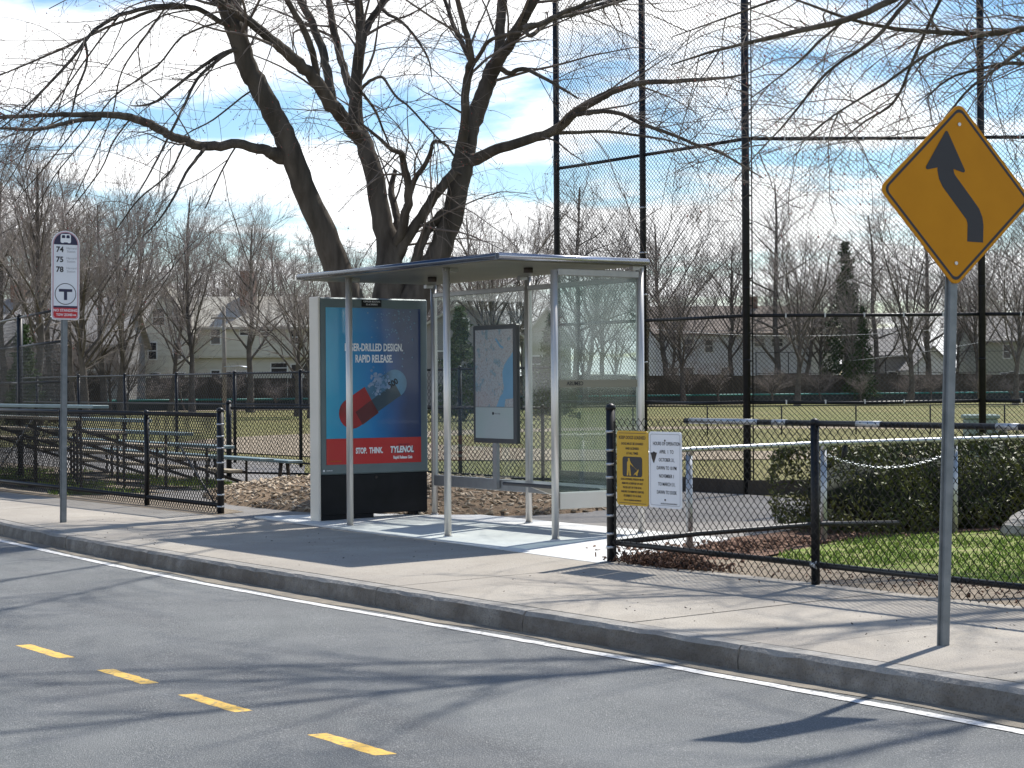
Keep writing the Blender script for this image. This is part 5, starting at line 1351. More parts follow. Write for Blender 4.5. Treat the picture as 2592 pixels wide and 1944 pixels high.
 [(-4.35,-1.7,6.24,0.018),(-4.35,-1.7,6.24,0.016),(-4.63,-2.11,6.05,0.013),(-4.82,-2.38,5.67,0.012),(-5.15,-2.86,5.26,0.011),(-5.34,-3.13,4.77,0.009),(-5.57,-3.49,4.24,0.008),(-5.7,-3.71,3.71,0.007)],
 [(-4.04,-3.23,6.09,0.014),(-4.04,-3.22,6.09,0.013),(-4.42,-3.36,5.78,0.011),(-4.86,-3.59,5.29,0.01),(-5.27,-3.78,4.89,0.009),(-5.6,-3.88,4.48,0.007),(-5.96,-4.08,3.99,0.005)],
 [(-3.76,-3.76,5.67,0.011),(-3.76,-3.76,5.67,0.01),(-4.27,-3.77,5.31,0.009),(-4.76,-3.75,4.94,0.008),(-5.34,-3.85,4.41,0.006),(-5.8,-3.85,4.02,0.004)],
 [(-4.22,-2.52,6.33,0.015),(-4.22,-2.52,6.32,0.013),(-4.5,-2.68,5.97,0.012),(-4.79,-2.87,5.56,0.01),(-4.98,-2.91,5.08,0.009),(-5.18,-3.02,4.65,0.008),(-5.39,-3.26,4.01,0.007)],
 [(-4.54,-2.12,4.7,0.017),(-4.54,-2.12,4.7,0.014),(-4.68,-2.29,4.29,0.012),(-4.91,-2.6,3.97,0.011),(-5.1,-2.84,3.57,0.008)],
 [(-4.46,-2.9,4.93,0.013),(-4.46,-2.9,4.92,0.012),(-4.76,-3.0,4.66,0.01),(-5.04,-3.07,4.31,0.009),(-5.46,-3.36,3.77,0.007)],
 [(-4.51,-1.41,4.71,0.014),(-4.51,-1.41,4.71,0.012),(-4.49,-1.65,4.33,0.011),(-4.46,-1.89,3.85,0.009)],
 [(-3.65,-4.22,5.16,0.01),(-3.65,-4.22,5.16,0.008),(-4.44,-4.2,4.94,0.007),(-5.19,-4.12,4.66,0.006),(-5.94,-4.05,4.22,0.004)],
 [(-4.47,-1.12,5.47,0.015),(-4.47,-1.12,5.47,0.013),(-4.52,-1.34,5.32,0.012),(-4.65,-1.68,5.02,0.011),(-4.77,-2.02,4.81,0.008),(-4.85,-2.3,4.48,0.007),(-4.79,-2.38,4.0,0.004)],
 [(-4.52,-3.44,4.93,0.012),(-4.52,-3.44,4.93,0.01),(-4.96,-3.6,4.58,0.009),(-5.36,-3.71,4.31,0.008),(-5.85,-3.92,3.92,0.005)],
 [(-4.32,-2.02,6.35,0.014),(-4.32,-2.02,6.35,0.012),(-4.61,-2.39,6.28,0.01),(-4.9,-2.77,5.94,0.009),(-5.18,-3.13,5.41,0.008),(-5.59,-3.66,4.94,0.007),(-5.95,-4.08,4.42,0.004)],
]
RIGHT_LIMBS = [
 [(5.95,2.29,6.73,0.057),(5.76,1.68,5.94,0.046),(5.57,1.08,5.46,0.039),(5.31,0.37,5.06,0.032),(5.2,-0.12,4.85,0.029),(5.04,-0.68,4.69,0.022),(5.01,-1.05,4.59,0.017),(4.93,-1.5,4.46,0.012),(4.89,-1.9,4.32,0.006)],
 [(5.95,3.17,5.3,0.052),(5.74,2.54,5.08,0.041),(5.53,1.9,4.92,0.032),(5.41,1.4,4.84,0.027),(5.25,0.83,4.83,0.021),(5.18,0.4,4.84,0.018),(5.11,-0.03,4.89,0.015),(5.0,-0.52,5.01,0.01),(4.96,-0.91,5.05,0.005)],
 [(5.53,0.97,5.4,0.028),(5.53,0.96,5.4,0.025),(5.38,0.5,5.06,0.021),(5.29,0.14,4.68,0.018),(5.2,-0.24,4.43,0.014),(5.2,-0.48,4.24,0.013),(5.16,-0.8,3.89,0.009),(5.15,-1.16,3.57,0.006),(5.18,-1.48,3.28,0.003)],
 [(5.57,1.07,5.45,0.023),(5.57,1.08,5.44,0.02),(5.31,0.99,5.13,0.017),(5.05,0.9,4.6,0.015),(4.83,0.88,4.24,0.012),(4.55,0.78,4.08,0.01),(4.25,0.7,3.9,0.005)],
 [(5.45,1.58,4.87,0.025),(5.45,1.58,4.87,0.022),(5.46,1.27,4.79,0.018),(5.38,0.82,4.63,0.016),(5.25,0.31,4.3,0.013),(5.19,-0.11,4.06,0.01),(5.22,-0.39,3.91,0.008),(5.19,-0.75,3.63,0.003)],
 [(5.2,-0.12,4.85,0.017),(5.2,-0.12,4.85,0.014),(4.92,-0.15,4.71,0.013),(4.66,-0.15,4.57,0.012),(4.39,-0.15,4.46,0.008),(4.07,-0.26,4.27,0.005)],
 [(5.64,2.37,5.0,0.024),(5.53,1.94,4.75,0.02),(5.46,1.58,4.52,0.015),(5.39,1.21,4.26,0.012),(5.37,0.92,3.9,0.005)],
 [(5.74,1.64,5.91,0.027),(5.76,1.67,5.86,0.023),(4.58,0.8,5.39,0.017),(3.8,0.51,5.38,0.014),(3.1,0.35,5.28,0.011),(2.57,0.02,5.12,0.005)],
 [(5.75,2.53,4.47,0.022),(5.51,1.92,4.6,0.019),(5.37,1.45,4.52,0.015),(5.31,1.09,4.4,0.01),(5.27,0.77,4.16,0.005)],
]


def limb_tree(root, limbs, g, dens=1.0, wob=0.10, clear=True):
    L0 = [smooth_path(l, 4, g, wob if l[0][3] < 0.2 else 0.05) for l in limbs]
    big = [p for p in L0 if p[0, 3] > 0.06]; small = [p for p in L0 if p[0, 3] <= 0.06]
    parts = [tube_batch(big, 12)]
    if small: parts.append(tube_batch(small, 7))
    V, Q = join(parts)
    obj('trunk', fast_mesh('trunk', V, Q, mat=M['bark']), None, root, world=True)
    b1 = spawn(L0, 2.6 * dens, 0.20, (0.8, 2.2), (0.5, 1.15), 9, -0.35, 0.40, 0.018, 0.007, 0.10, g, curl=0.1, rmaxparent=0.13, lift=0.35)
    hi = spawn([p for p in L0 if p[:, 2].max() > 7.0], 2.4 * dens, 0.2, (1.2, 3.2), (0.4, 1.0), 8, -0.1, 0.55, 0.024, 0.011, 0.10, g, rmaxparent=0.13)
    hi = [p for p in hi if p[:, 2].min() > 5.6]
    wh = spawn([p for p in L0 if p[:, 2].max() > 4.5], 1.3 * dens, 0.25, (1.3, 3.0), (0.7, 1.4), 11, -1.15, 0.3, 0.010, 0.0055, 0.07, g, curl=0.5, rmaxparent=0.12, lift=0.5)
    def low(ps):      # nothing hangs into the footway
        return [q for q in ps if not (q[:, 2].min() < (4.2 if clear else 2.9) and min((r[0] - CAM_POS.x) * FWD.x + (r[1] - CAM_POS.y) * FWD.y for r in q) < 23.6)]
    b1 = low(b1 + wh) + hi
    t1 = low(spawn(L0 + b1, 3.1 * dens, 0.12, (0.45, 1.25), (0.45, 1.1), 7, -0.55, 0.5, 0.0064, 0.0036, 0.10, g, curl=0.45, rmaxparent=0.06))
    t2 = spawn(t1, 3.0 * dens, 0.10, (0.15, 0.5), (0.4, 1.0), 4, -0.2, 0.7, 0.0038, 0.0025, 0.13, g, curl=0.6)
    V, Q = join([tube_batch(b1, 5), tube_batch(t1, 4), tube_batch(t2, 3)])
    obj('crown', fast_mesh('crown', V, Q, mat=M['twig']), None, root, world=True)
    obj('buds', bud_mesh(t2, 3600, (0.005, 0.011), g, M['bud'], 'buds'), None, root, world=True, kind='stuff')
    return L0, b1, t1, t2

g1 = np.random.default_rng(3)
mt = thing('maple_tree', 'big bare many-stemmed maple leaning out behind the advertising panel', 'tree', (-4.4, 0.5, 0.1))
# overhead limbs spreading towards the road, above the frame
def thin(limbs, k): return [[(x, y, z, max(0.006, r * k)) for x, y, z, r in l] for l in limbs]
s3t = MAIN_LIMBS[8][-3]; s1t = MAIN_LIMBS[0][-4]; s3bt = MAIN_LIMBS[9][-3]
OVER = [[s3t] + thin([[(s3t[0] + 0.9, s3t[1] - 0.3, s3t[2] + 0.5, .07), (-1.4, -0.6, 8.5, .062), (0.8, -1.4, 8.9, .045), (2.8, -2.2, 9.1, .028), (4.4, -3.0, 9.1, .012)]], 0.6)[0],
 [s3bt] + thin([[(s3bt[0] + 0.8, s3bt[1] - 0.4, s3bt[2] + 0.6, .055), (0.6, -0.6, 9.2, .042), (2.6, -1.4, 9.7, .026), (4.4, -2.2, 9.9, .010)]], 0.6)[0],
 [s1t] + thin([[(s1t[0] + 0.3, s1t[1] - 0.9, s1t[2] + 0.5, .06), (-3.6, -4.0, 8.2, .04), (-2.8, -5.4, 8.5, .02), (-2.2, -6.4, 8.4, .01)]], 0.7)[0]]
limb_tree(mt, MAIN_LIMBS + OVER, g1)

g2 = np.random.default_rng(8)
rt = thing('maple_tree', 'bare street maple outside the picture whose branches hang in above the warning sign', 'tree', (8.6, 5.6, 0.0))
TR = [(8.6, 5.6, -0.1, .42), (8.65, 5.5, 1.2, .34), (8.55, 5.35, 2.6, .30), (8.45, 5.2, 3.8, .27), (8.5, 5.0, 5.2, .22), (8.6, 4.8, 7.0, .15), (8.7, 4.7, 9.0, .09), (8.8, 4.6, 11.5, .03)]
JN = [[(8.5, 5.1, 4.4, .12), (8.0, 4.2, 5.2, .10)] ]
def root_to(l):
    a = np.array(l[0]); s = np.array([8.5, 5.0, 3.6 + 0.12 * a[2], max(0.07, a[3] * 1.6)])
    m1 = s + (a - s) * 0.35 + np.array([0, 0, 0.35, 0]); m2 = s + (a - s) * 0.7 + np.array([0, 0, 0.35, 0])
    return [tuple(s), tuple(m1), tuple(m2)] + list(l)
RL = [root_to(l) if i in (0, 1, 6, 8) else l for i, l in enumerate(RIGHT_LIMBS)]
CAN = [
 [(8.5, 5.1, 4.6, .16), (7.6, 3.8, 6.2, .13), (6.8, 2.2, 7.3, .10), (6.2, 0.4, 8.0, .075), (5.8, -1.6, 8.3, .05), (5.6, -3.4, 8.3, .03), (5.5, -5.0, 8.0, .012)],
 [(8.5, 5.0, 5.2, .15), (8.6, 3.4, 6.8, .12), (8.8, 1.6, 7.8, .095), (8.9, -0.4, 8.3, .07), (8.8, -2.4, 8.4, .045), (8.6, -4.4, 8.2, .022), (8.5, -5.8, 7.9, .01)],
 [(8.5, 5.0, 4.9, .14), (9.8, 3.6, 6.2, .11), (11.0, 1.8, 7.0, .09), (11.9, -0.2, 7.4, .06), (12.4, -2.2, 7.5, .035), (12.8, -3.8, 7.3, .012)],
 [(8.6, 4.9, 6.4, .12), (7.2, 3.6, 8.2, .095), (5.6, 2.2, 9.4, .07), (4.0, 0.6, 10.2, .05), (2.8, -1.0, 10.6, .03), (1.8, -2.4, 10.6, .012)],
 [(6.2, 0.4, 8.0, .06), (5.0, -0.6, 8.6, .045), (3.8, -2.0, 8.9, .03), (2.8, -3.6, 8.9, .012)],
 [(8.9, -0.4, 8.3, .055), (7.8, -1.6, 8.9, .042), (7.0, -3.2, 9.2, .026), (6.4, -4.6, 9.2, .01)],
 [(8.6, 4.9, 6.0, .12), (10.4, 5.4, 7.6, .09), (12.4, 5.8, 8.6, .06), (14.0, 6.0, 9.0, .02)],
 [(8.6, 5.0, 6.2, .11), (7.4, 6.6, 7.8, .08), (6.2, 8.0, 8.8, .05), (5.2, 9.2, 9.2, .02)],
]
limb_tree(rt, [TR] + RL + thin(CAN, 0.62), g2, dens=1.05, clear=False)

def make_bare(seed, H, spread, form, tw=1.0):
    """bare winter tree round the origin: returns trunk mesh, crown mesh"""
    g = np.random.default_rng(seed)
    r0 = H * 0.0155
    tp = []
    fork = H * g.uniform(0.2, 0.3)
    n = 7
    x = np.zeros(2); lean = g.normal(0, 0.05, 2)
    for i in range(n):
        t = i / (n - 1); x = x + (g.normal(0, 0.045 * H / n, 2) + lean * H / n) * (i > 0)
        tp.append((x[0], x[1], t * H * (0.80, 0.55, 0.92)[form], r0 * (1.25 if i == 0 else 1) * (1 - 0.8 * t)))
    trunk = smooth_path(tp, 3, g, 0.05)
    limbs = []
    nl = g.integers(12, 17)
    for i in range(nl):
        t = (0.30, 0.34, 0.22)[form] + (0.6, 0.5, 0.72)[form] * i / nl + g.uniform(-.02, .02)
        b = trunk[int(t * (len(trunk) - 1))]
        az = i * 2.4 + g.uniform(-.6, .6); el = g.uniform(*((0.6, 1.25), (0.8, 1.3), (0.2, 0.8))[form])
        Lm = H * (0.52 - 0.26 * t) * spread * g.uniform(0.8, 1.15) * (1.0, 1.25, 0.8)[form]
        p = [b.copy()]; p[0][3] = b[3] * 0.5; d = np.array([math.cos(az) * math.cos(el), math.sin(az) * math.cos(el), math.sin(el)])
        for k in range(6):
            d = d + g.normal(0, 0.10, 3); d[2] += 0.05; d /= np.linalg.norm(d)
            q = p[-1].copy(); q[:3] += d * Lm / 6; q[3] = p[0][3] * (1 - 0.8 * (k + 1) / 6); p.append(q)
        limbs.append(np.array(p))
    V, Q = join([tube_batch([trunk], 9), tube_batch(limbs, 6)])
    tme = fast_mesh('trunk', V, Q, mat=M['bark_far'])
    rt_ = 0.0105 * tw
    b1 = spawn(limbs + [trunk[len(trunk) // 3:]], 2.1, 0.10, (H * 0.10, H * 0.23), (0.30, 0.8), 6, 0.25, 0.5, 0.042, 0.018, 0.09, g, lift=0.3)
    b2 = spawn(b1, 2.0, 0.08, (H * 0.055, H * 0.13), (0.3, 0.85), 4, 0.2, 0.5, 0.021, rt_, 0.10, g)
    b3 = spawn(b2, 2.3, 0.08, (H * 0.03, H * 0.075), (0.3, 0.85), 3, 0.15, 0.6, rt_ * 1.0, rt_ * 0.75, 0.12, g)
    V, Q = join([tube_batch(b1, 4), tube_batch(b2, 3), tube_batch(b3, 3)])
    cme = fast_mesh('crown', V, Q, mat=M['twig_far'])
    return tme, cme
BARE = [make_bare(21, 15, 1.0, 0), make_bare(22, 16, 0.9, 2), make_bare(23, 13, 1.15, 1), make_bare(24, 15, 1.1, 1), make_bare(25, 17, 0.8, 0), make_bare(26, 16, 1.25, 0), make_bare(27, 14, 1.1, 2)]
BASEH = [15, 16, 13, 15, 17, 16, 14]
def bare_tree(label, X, Y, H, kind, rz, group=None, dark=False):
    t = thing('bare_tree', label, 'tree', cw(X, Y, -0.1), rz, group)
    s = H / BASEH[kind]; t.scale = (s, s, s)
    obj('trunk', BARE[kind][0], None, t); obj('crown', BARE[kind][1], None, t)
    return t
def px(x, Y): return (x - 1296.0) / 4703.0 * Y
NEAR = [  # picture column, distance, height, form, label
 (306, 112, 14.5, 2, 'thick-trunked bare tree standing before the grey house'),
 (486, 118, 13.5, 0, 'bare tree with a forked trunk before the gable of the cream house'),
 (430, 124, 11.5, 0, 'thin bare sapling against the gable of the cream house'),
 (632, 121, 15.0, 4, 'slender bare tree rising beside the utility pole'),
 (752, 104, 11.5, 3, 'gnarled dark bare tree by the lit edge of the advertising panel'),
 (785, 98, 10.5, 3, 'crooked bare tree half behind the advertising panel'),
 (1257, 96, 13.5, 3, 'wide forked bare tree seen through the shelter glass above the map case'),
 (2018, 140, 15.5, 2, 'broad bare tree in front of the white house'),
 (2302, 150, 17.5, 2, 'tall spreading bare tree just beside the warning sign post'),
 (2570, 135, 15.0, 3, 'bare tree with low crooked limbs before the olive house'),
 (1730, 150, 15.0, 3, 'bare tree at the end of the white house, between two backstop posts'),
]
for x, Y, H, k_, lb in NEAR:
    bare_tree(lb, px(x, Y), Y, H, k_, (x * 0.37) % 6.28, 'bare trees bordering the field')
gb = np.random.default_rng(77)
MARKS = [(-400, 'the dugout screen frame'), (230, 'the grey house roof'), (380, 'the cream gable'), (520, 'the cream house roof'), (700, 'the cream house end'), (830, 'the leaning maple stems'), (1110, 'the shelter roof'), (1400, 'the first backstop bay'), (1640, 'the second backstop bay'), (1900, 'the white house roof'), (2080, 'the dark conifers'), (2240, 'the warning sign post'), (2480, 'the olive house'), (2640, 'the end of the field')]
def mark(x):
    return [m for a_, m in MARKS if x >= a_][-1]
def far_label(kind, x):
    return '%s bare tree of the far row showing above %s' % (kind, mark(x))
x = -260
while x < 2900:                 # low continuous row
    Y = gb.uniform(170, 215); H = gb.uniform(11, 15.5) * (1.2 if x < 720 else 1.0)
    bare_tree(far_label('low', x), px(x, Y), Y, H, int(gb.integers(0, 7)), gb.uniform(0, 6.28), 'far row of bare trees')
    x += gb.uniform(55, 100)
for x, Y, H in ((-120, 170, 20), (40, 165, 19), (150, 172, 20.5), (330, 168, 21), (455, 180, 22), (565, 175, 20), (690, 178, 17), (1085, 165, 15.5), (1190, 170, 18.5), (1330, 172, 19), (1455, 166, 21), (1530, 176, 19), (1690, 170, 20), (1850, 176, 18), (1965, 172, 22), (2080, 178, 17), (2230, 170, 18.5), (2350, 178, 21), (2480, 172, 19.5), (2600, 176, 21)):
    bare_tree(far_label('tall', x), px(x, Y), Y, H, int(gb.integers(0, 7)), gb.uniform(0, 6.28), 'far row of bare trees')
for x, Y, H, lb in ((-40, 92, 15, 'bare tree crossing the picture edge behind the dugout screen'), (95, 84, 14.5, 'bare tree just behind the bus stop sign plate'), (215, 100, 15, 'bare tree between the bus stop sign and the thick-trunked tree'),
        (-170, 78, 16, 'bare tree beyond the picture edge behind the dugout screen'), (900, 140, 14, 'bare tree hidden behind the advertising panel'), (1040, 135, 13.5, 'bare tree behind the maple stems'), (1480, 145, 14.5, 'bare tree above the shelter end wall'), (2160, 162, 13, 'bare tree beside the dark conifers')):
    bare_tree(lb, px(x, Y), Y, H, int(gb.integers(0, 7)), gb.uniform(0, 6.28), 'bare trees among the houses')

# bare brush at the feet of the far fences
for i in range(26):
    x = -60 + i * 106 + gb.uniform(-35, 35); Y = (133 + gb.uniform(-6, 4)) if x < 900 else 138 + (x - 900) * 0.012 + gb.uniform(0, 5)
    t = bare_tree('low bare shrub at the foot of the far fence below %s' % mark(x), px(x, Y), Y, gb.uniform(2.2, 4.2), (2, 3, 5)[i % 3], gb.uniform(0, 6.28), 'bare shrubs along the far fence')
    t.name = 'bare_shrub'; t['category'] = 'shrub'; t.scale = (t.scale[0] * 1.6, t.scale[1] * 1.6, t.scale[2])

for x, Y, H, k_, lb in ((15, 108, 15, 6, 'bare tree whose twigs fill the picture edge above the dugout screen'), (130, 112, 14, 5, 'spreading bare tree hidden behind the bus stop sign'), (190, 106, 13, 1, 'straight-leadered bare tree just past the bus stop sign'), (265, 114, 14, 6, 'twiggy bare tree before the end of the grey house')):
    bare_tree(lb, px(x, Y), Y, H, k_, x * 0.7, 'bare trees among the houses')
for i in range(9):
    x = -40 + i * 45; t = bare_tree('tall bare brush thicket in front of the stockade fence', px(x, 116), 116, gb.uniform(4.0, 6.5), (5, 2, 3)[i % 3], gb.uniform(0, 6.28), 'brush thicket by the stockade fence')
    t.name = 'bare_shrub'; t['category'] = 'shrub'; t.scale = (t.scale[0] * 1.4, t.scale[1] * 1.4, t.scale[2])

# evergreens
def make_conifer(seed, H, W, m, n=5200):
    g = np.random.default_rng(seed)
    k = MB(); k.tube([(0, 0, 0), (0, 0, H * 0.5), (0, 0, H * 0.97)], [H * 0.018, H * 0.011, 0.01], 8)
    tr = k.mesh('trunk', M['bark_far'])
    P = []
    tiers = int(H * 3.2)
    for i in range(tiers):
        t = 0.08 + 0.9 * i / tiers; z = t * H; rad = W * (1 - t) ** 0.8 * g.uniform(0.75, 1.1)
        for b in range(int(5 + 4 * (1 - t))):
            a = g.uniform(0, 6.28); Lb = rad * g.uniform(0.65, 1.15)
            m_ = max(4, int(n / tiers / 7))
            s = g.uniform(0.1, 1, m_) ** 0.7
            P.append(np.stack([np.cos(a) * Lb * s, np.sin(a) * Lb * s, z - 0.22 * Lb * s + 0.0 * s], 1) + g.normal(0, 0.11, (m_, 3)))
    P = np.concatenate(P)
    global rng
    cr = leaf_cards(P, (0.10, 0.24), m, 'crown', -0.1)
    return tr, cr
CON = [make_conifer(31, 12, 2.2, M['needle']), make_conifer(32, 8, 2.6, M['needle_light'])]
def conifer(label, X, Y, H, kind, rz):
    t = thing('evergreen_tree', label, 'tree', cw(X, Y, -0.1), rz, 'evergreens among the houses')
    s = H / (12, 8)[kind]; t.scale = (s, s, s)
    obj('trunk', CON[kind][0], None, t); obj('crown', CON[kind][1], None, t)
conifer('narrow dark conifer rising behind the white house', px(2143, 170), 170, 15.0, 0, 0.3)
conifer('dark conifer beside the narrow one, shorter', px(2185, 160), 160, 8.5, 0, 2.0)
conifer('bushy green pine seen through the shelter glass before the grey gable', px(1165, 88), 88, 5.6, 1, 1.0)
conifer('rounded green pine behind the shelter end glass', px(1400, 92), 92, 5.4, 1, 2.2)
conifer('small green pine beside the dugout screen frame', px(60, 80), 80, 4.6, 1, 0.7)
conifer('dark evergreen shrub at the corner of the white house', px(2165, 165), 165, 5.6, 1, 4.0)

# ------------------------------------------------------------------ houses beyond the field
def house(name, label, X0, X1, Y, eave, ridge, depth, wall, roof, wins=(), doors=(), gable_front=False, chimney=None, overhang=None, rz=0.0, siding=True):
    cxm = (X0 + X1) / 2
    t = thing(name, label, 'house', cw(cxm, Y, -0.1), CAM_YAW + rz)
    W = (X1 - X0) / 2; D = depth
    k = MB(); k.b2(-W, W, 0, D, 0, eave)
    if gable_front:
        k.add([(-W, 0, eave), (W, 0, eave), (0, 0, ridge), (-W, D, eave), (W, D, eave), (0, D, ridge)], [(0, 1, 2), (3, 5, 4)])
    else:
        k.add([(-W, 0, eave), (-W, D, eave), (-W, D / 2, ridge), (W, 0, eave), (W, D, eave), (W, D / 2, ridge)], [(0, 2, 1), (3, 4, 5)])
    if overhang: k.b2(-W - 0.003, W + 0.003, -0.5, -0.002, overhang, eave)
    wl_ = obj('wall', k, wall, t)
    k = MB(); o_ = 0.45; th = 0.18
    if gable_front:
        for s in (-1, 1):
            e_ = (W + o_) ; ze = eave - o_ * (ridge - eave) / W
            k.add([(s * e_, -o_, ze), (s * e_, D + o_, ze), (0, D + o_, ridge), (0, -o_, ridge), (s * e_, -o_, ze + th), (s * e_, D + o_, ze + th), (0, D + o_, ridge + th), (0, -o_, ridge + th)],
                  [(0, 1, 2, 3), (4, 7, 6, 5), (0, 3, 7, 4), (1, 5, 6, 2), (0, 4, 5, 1)])
    else:
        for s in (0, 1):
            y0_ = -o_ - (0.5 if overhang and s == 0 else 0) if s == 0 else D + o_; ze = eave - o_ * (ridge - eave) / (D / 2)
            k.add([(-W - o_, y0_, ze), (W + o_, y0_, ze), (W + o_, D / 2, ridge), (-W - o_, D / 2, ridge), (-W - o_, y0_, ze + th), (W + o_, y0_, ze + th), (W + o_, D / 2, ridge + th), (-W - o_, D / 2, ridge + th)],
                  [(0, 1, 2, 3), (4, 7, 6, 5), (0, 4, 5, 1), (0, 3, 7, 4), (1, 5, 6, 2)])
    rf2 = obj('roof', k, roof, t)
    if chimney:
        k = MB(); k.b2(chimney[0] - 0.5, chimney[0] + 0.5, D / 2 - 0.5 + chimney[3] if len(chimney) > 3 else D / 2 - 0.5, D / 2 + 0.4, chimney[1], chimney[2]); obj('chimney', k, M['brick_far'], rf2)
    fy = (-0.5 if overhang else 0.0)
    for (x, z, w_, h_) in wins:
        yb = fy if (overhang and z > overhang) else 0.0
        k = MB(); k.b2(x - w_ / 2 - 0.1, x + w_ / 2 + 0.1, yb - 0.06, yb + 0.02, z - h_ / 2 - 0.1, z + h_ / 2 + 0.1); f_ = obj('window', k, M['trim'], t)
        k = MB(); k.b2(x - w_ / 2, x + w_ / 2, yb - 0.075, yb - 0.055, z - h_ / 2, z + h_ / 2); p_ = obj('pane', k, M['glass_dark'], f_)
        k = MB(); k.b2(x - w_ / 2, x + w_ / 2, yb - 0.085, yb - 0.07, z - 0.035, z + 0.035); obj('glazing_bar', k, M['trim'], f_)
    for (x, z0_, z1_, w_) in doors:
        k = MB(); k.b2(x - w_ / 2 - 0.1, x + w_ / 2 + 0.1, -0.05, 0.02, z0_, z1_ + 0.1); f_ = obj('door', k, M['trim'], t)
        k = MB(); k.b2(x - w_ / 2, x + w_ / 2, -0.065, -0.045, z0_ + 0.05, z1_); obj('pane', k, M['glass_dark'], f_)
    if siding:      # clapboard shadow lines a board at a time would be finer than the picture shows: wide courses
        z = 0.5
        while z < eave - 0.2:
            yb = fy if (overhang and z > overhang) else 0.0
            k = MB(); k.b2(-W - 0.02, W + 0.02, yb - 0.03, yb - 0.004, z, z + 0.42); obj('siding_course', k, wall, wl_)
            z += 0.46
    return t
Yc = 152.0; s_ = Yc / 4703.0
def hx(x, mid): return (x - mid) * s_
mid = (480 + 885) / 2
house('cream_house', 'long cream two-storey house with an overhanging upper floor', px(480, Yc), px(885, Yc), Yc, 6.6, 9.1, 9, M['cream'], M['shingle'],
      wins=[(hx(549, mid), 5.85, 0.7, 1.3), (hx(675, mid), 6.15, 0.65, 0.5), (hx(622, mid), 6.15, 0.7, 0.5), (hx(694, mid), 3.2, 0.42, 0.75), (hx(707, mid), 3.2, 0.42, 0.75), (hx(720, mid), 3.2, 0.42, 0.75), (hx(748, mid), 5.7, 0.65, 1.1), (hx(748, mid), 2.9, 0.6, 1.1), (hx(790, mid), 2.9, 1.2, 1.0)],
      doors=[(hx(546, mid), 0.3, 3.0, 0.65), (hx(598, mid), 0.3, 2.9, 1.7)], overhang=4.05, chimney=(hx(615, mid), 8.4, 11.3, -2.0))
mid2 = (365 + 505) / 2; Yg = 149.0
house('cream_house', 'cream gable-fronted house wing with three storeys of windows', px(365, Yg), px(478, Yg), Yg, 6.4, 9.6, 8, M['cream'], M['shingle'],
      wins=[(-0.6, 7.3, 0.9, 1.3), (0.9, 7.3, 0.6, 1.3), (-1.1, 4.6, 0.6, 1.3), (0.9, 4.6, 0.6, 1.3), (-0.9, 2.2, 0.7, 1.2), (1.1, 2.2, 0.7, 1.2)], gable_front=True)
Yl = 138.0
house('grey_house', 'grey house with a broad grey roof behind the dugout screen frame', px(-190, Yl), px(300, Yl), Yl, 5.0, 8.4, 10, M['grey_siding'], M['shingle_grey'],
      wins=[(1.2, 3.6, 0.8, 1.1), (3.0, 3.6, 0.8, 1.1), (5.0, 3.6, 0.8, 1.1), (-2.0, 3.6, 0.8, 1.1), (2.1, 1.6, 0.9, 1.1)], chimney=(-1.5, 7.6, 9.6))
house('low_house', 'house with a low grey-brown gable seen through the shelter glass', px(1040, 128), px(1310, 128), 128, 5.2, 7.3, 10, M['grey_siding'], M['shingle'], gable_front=True,
      wins=[(-1.6, 3.4, 0.9, 1.2), (1.2, 3.4, 0.9, 1.2), (0, 5.9, 0.6, 0.7)])
house('low_house', 'small pale gabled house beyond the shelter end glass', px(1325, 136), px(1445, 136), 136, 5.0, 7.2, 9, M['olive_siding'], M['shingle'], gable_front=True,
      wins=[(-0.8, 3.2, 0.8, 1.1), (0.9, 3.2, 0.8, 1.1)])
Yw = 182.0; sw_ = Yw / 4703.0
house('white_house', 'long white house with a brown roof beyond the outfield fence', px(1660, Yw), px(2050, Yw), Yw, 6.7, 9.3, 9, M['white_siding'], M['shingle_brown'],
      wins=[((1742 - 1855) * sw_, 5.4, 0.8, 1.3), ((1795 - 1855) * sw_, 5.4, 0.7, 1.2), ((1922 - 1855) * sw_, 5.7, 0.9, 0.7), ((1968 - 1855) * sw_, 5.7, 1.0, 0.7), ((1742 - 1855) * sw_, 2.6, 1.0, 1.3), ((1840 - 1855) * sw_, 2.6, 1.0, 1.3), ((1700 - 1855) * sw_, 2.6, 1.0, 1.3)], chimney=(2.5, 8.4, 10.4))
house('white_house', 'narrow bright white gabled wing at the end of the long white house', px(2055, 181), px(2125, 181), 181, 6.6, 8.2, 8, M['trim'], M['shingle_brown'], gable_front=True,
      wins=[(0.2, 5.2, 0.7, 1.2), (0.2, 2.4, 0.8, 1.3)])
house('low_house', 'pale garage-like house with a small gable left of the warning sign post', px(2310, 186), px(2412, 186), 186, 3.2, 5.2, 8, M['white_siding'], M['shingle_grey'], gable_front=True,
      wins=[(-1.0, 1.7, 0.5, 1.2), (-0.1, 1.7, 0.5, 1.2), (1.0, 1.7, 0.6, 1.4)])
house('low_house', 'dim grey house between the dark conifers and the warning sign', px(2170, 192), px(2320, 192), 192, 4.6, 7.2, 9, M['grey_siding'], M['shingle_grey'],
      wins=[(0.6, 2.2, 0.9, 1.2), (-1.6, 2.2, 0.9, 1.2)])
house('olive_house', 'olive-grey two-storey house at the far end of the field', px(2478, 190), px(2700, 190), 190, 6.0, 8.6, 9, M['olive_siding'], M['shingle_grey'],
      wins=[((2545 - 2589) * 172 / 4703, 4.8, 0.7, 1.3), ((2540 - 2589) * 172 / 4703, 2.0, 0.9, 1.2), ((2565 - 2589) * 172 / 4703, 2.0, 0.9, 1.4), (2.5, 4.8, 0.8, 1.3)])

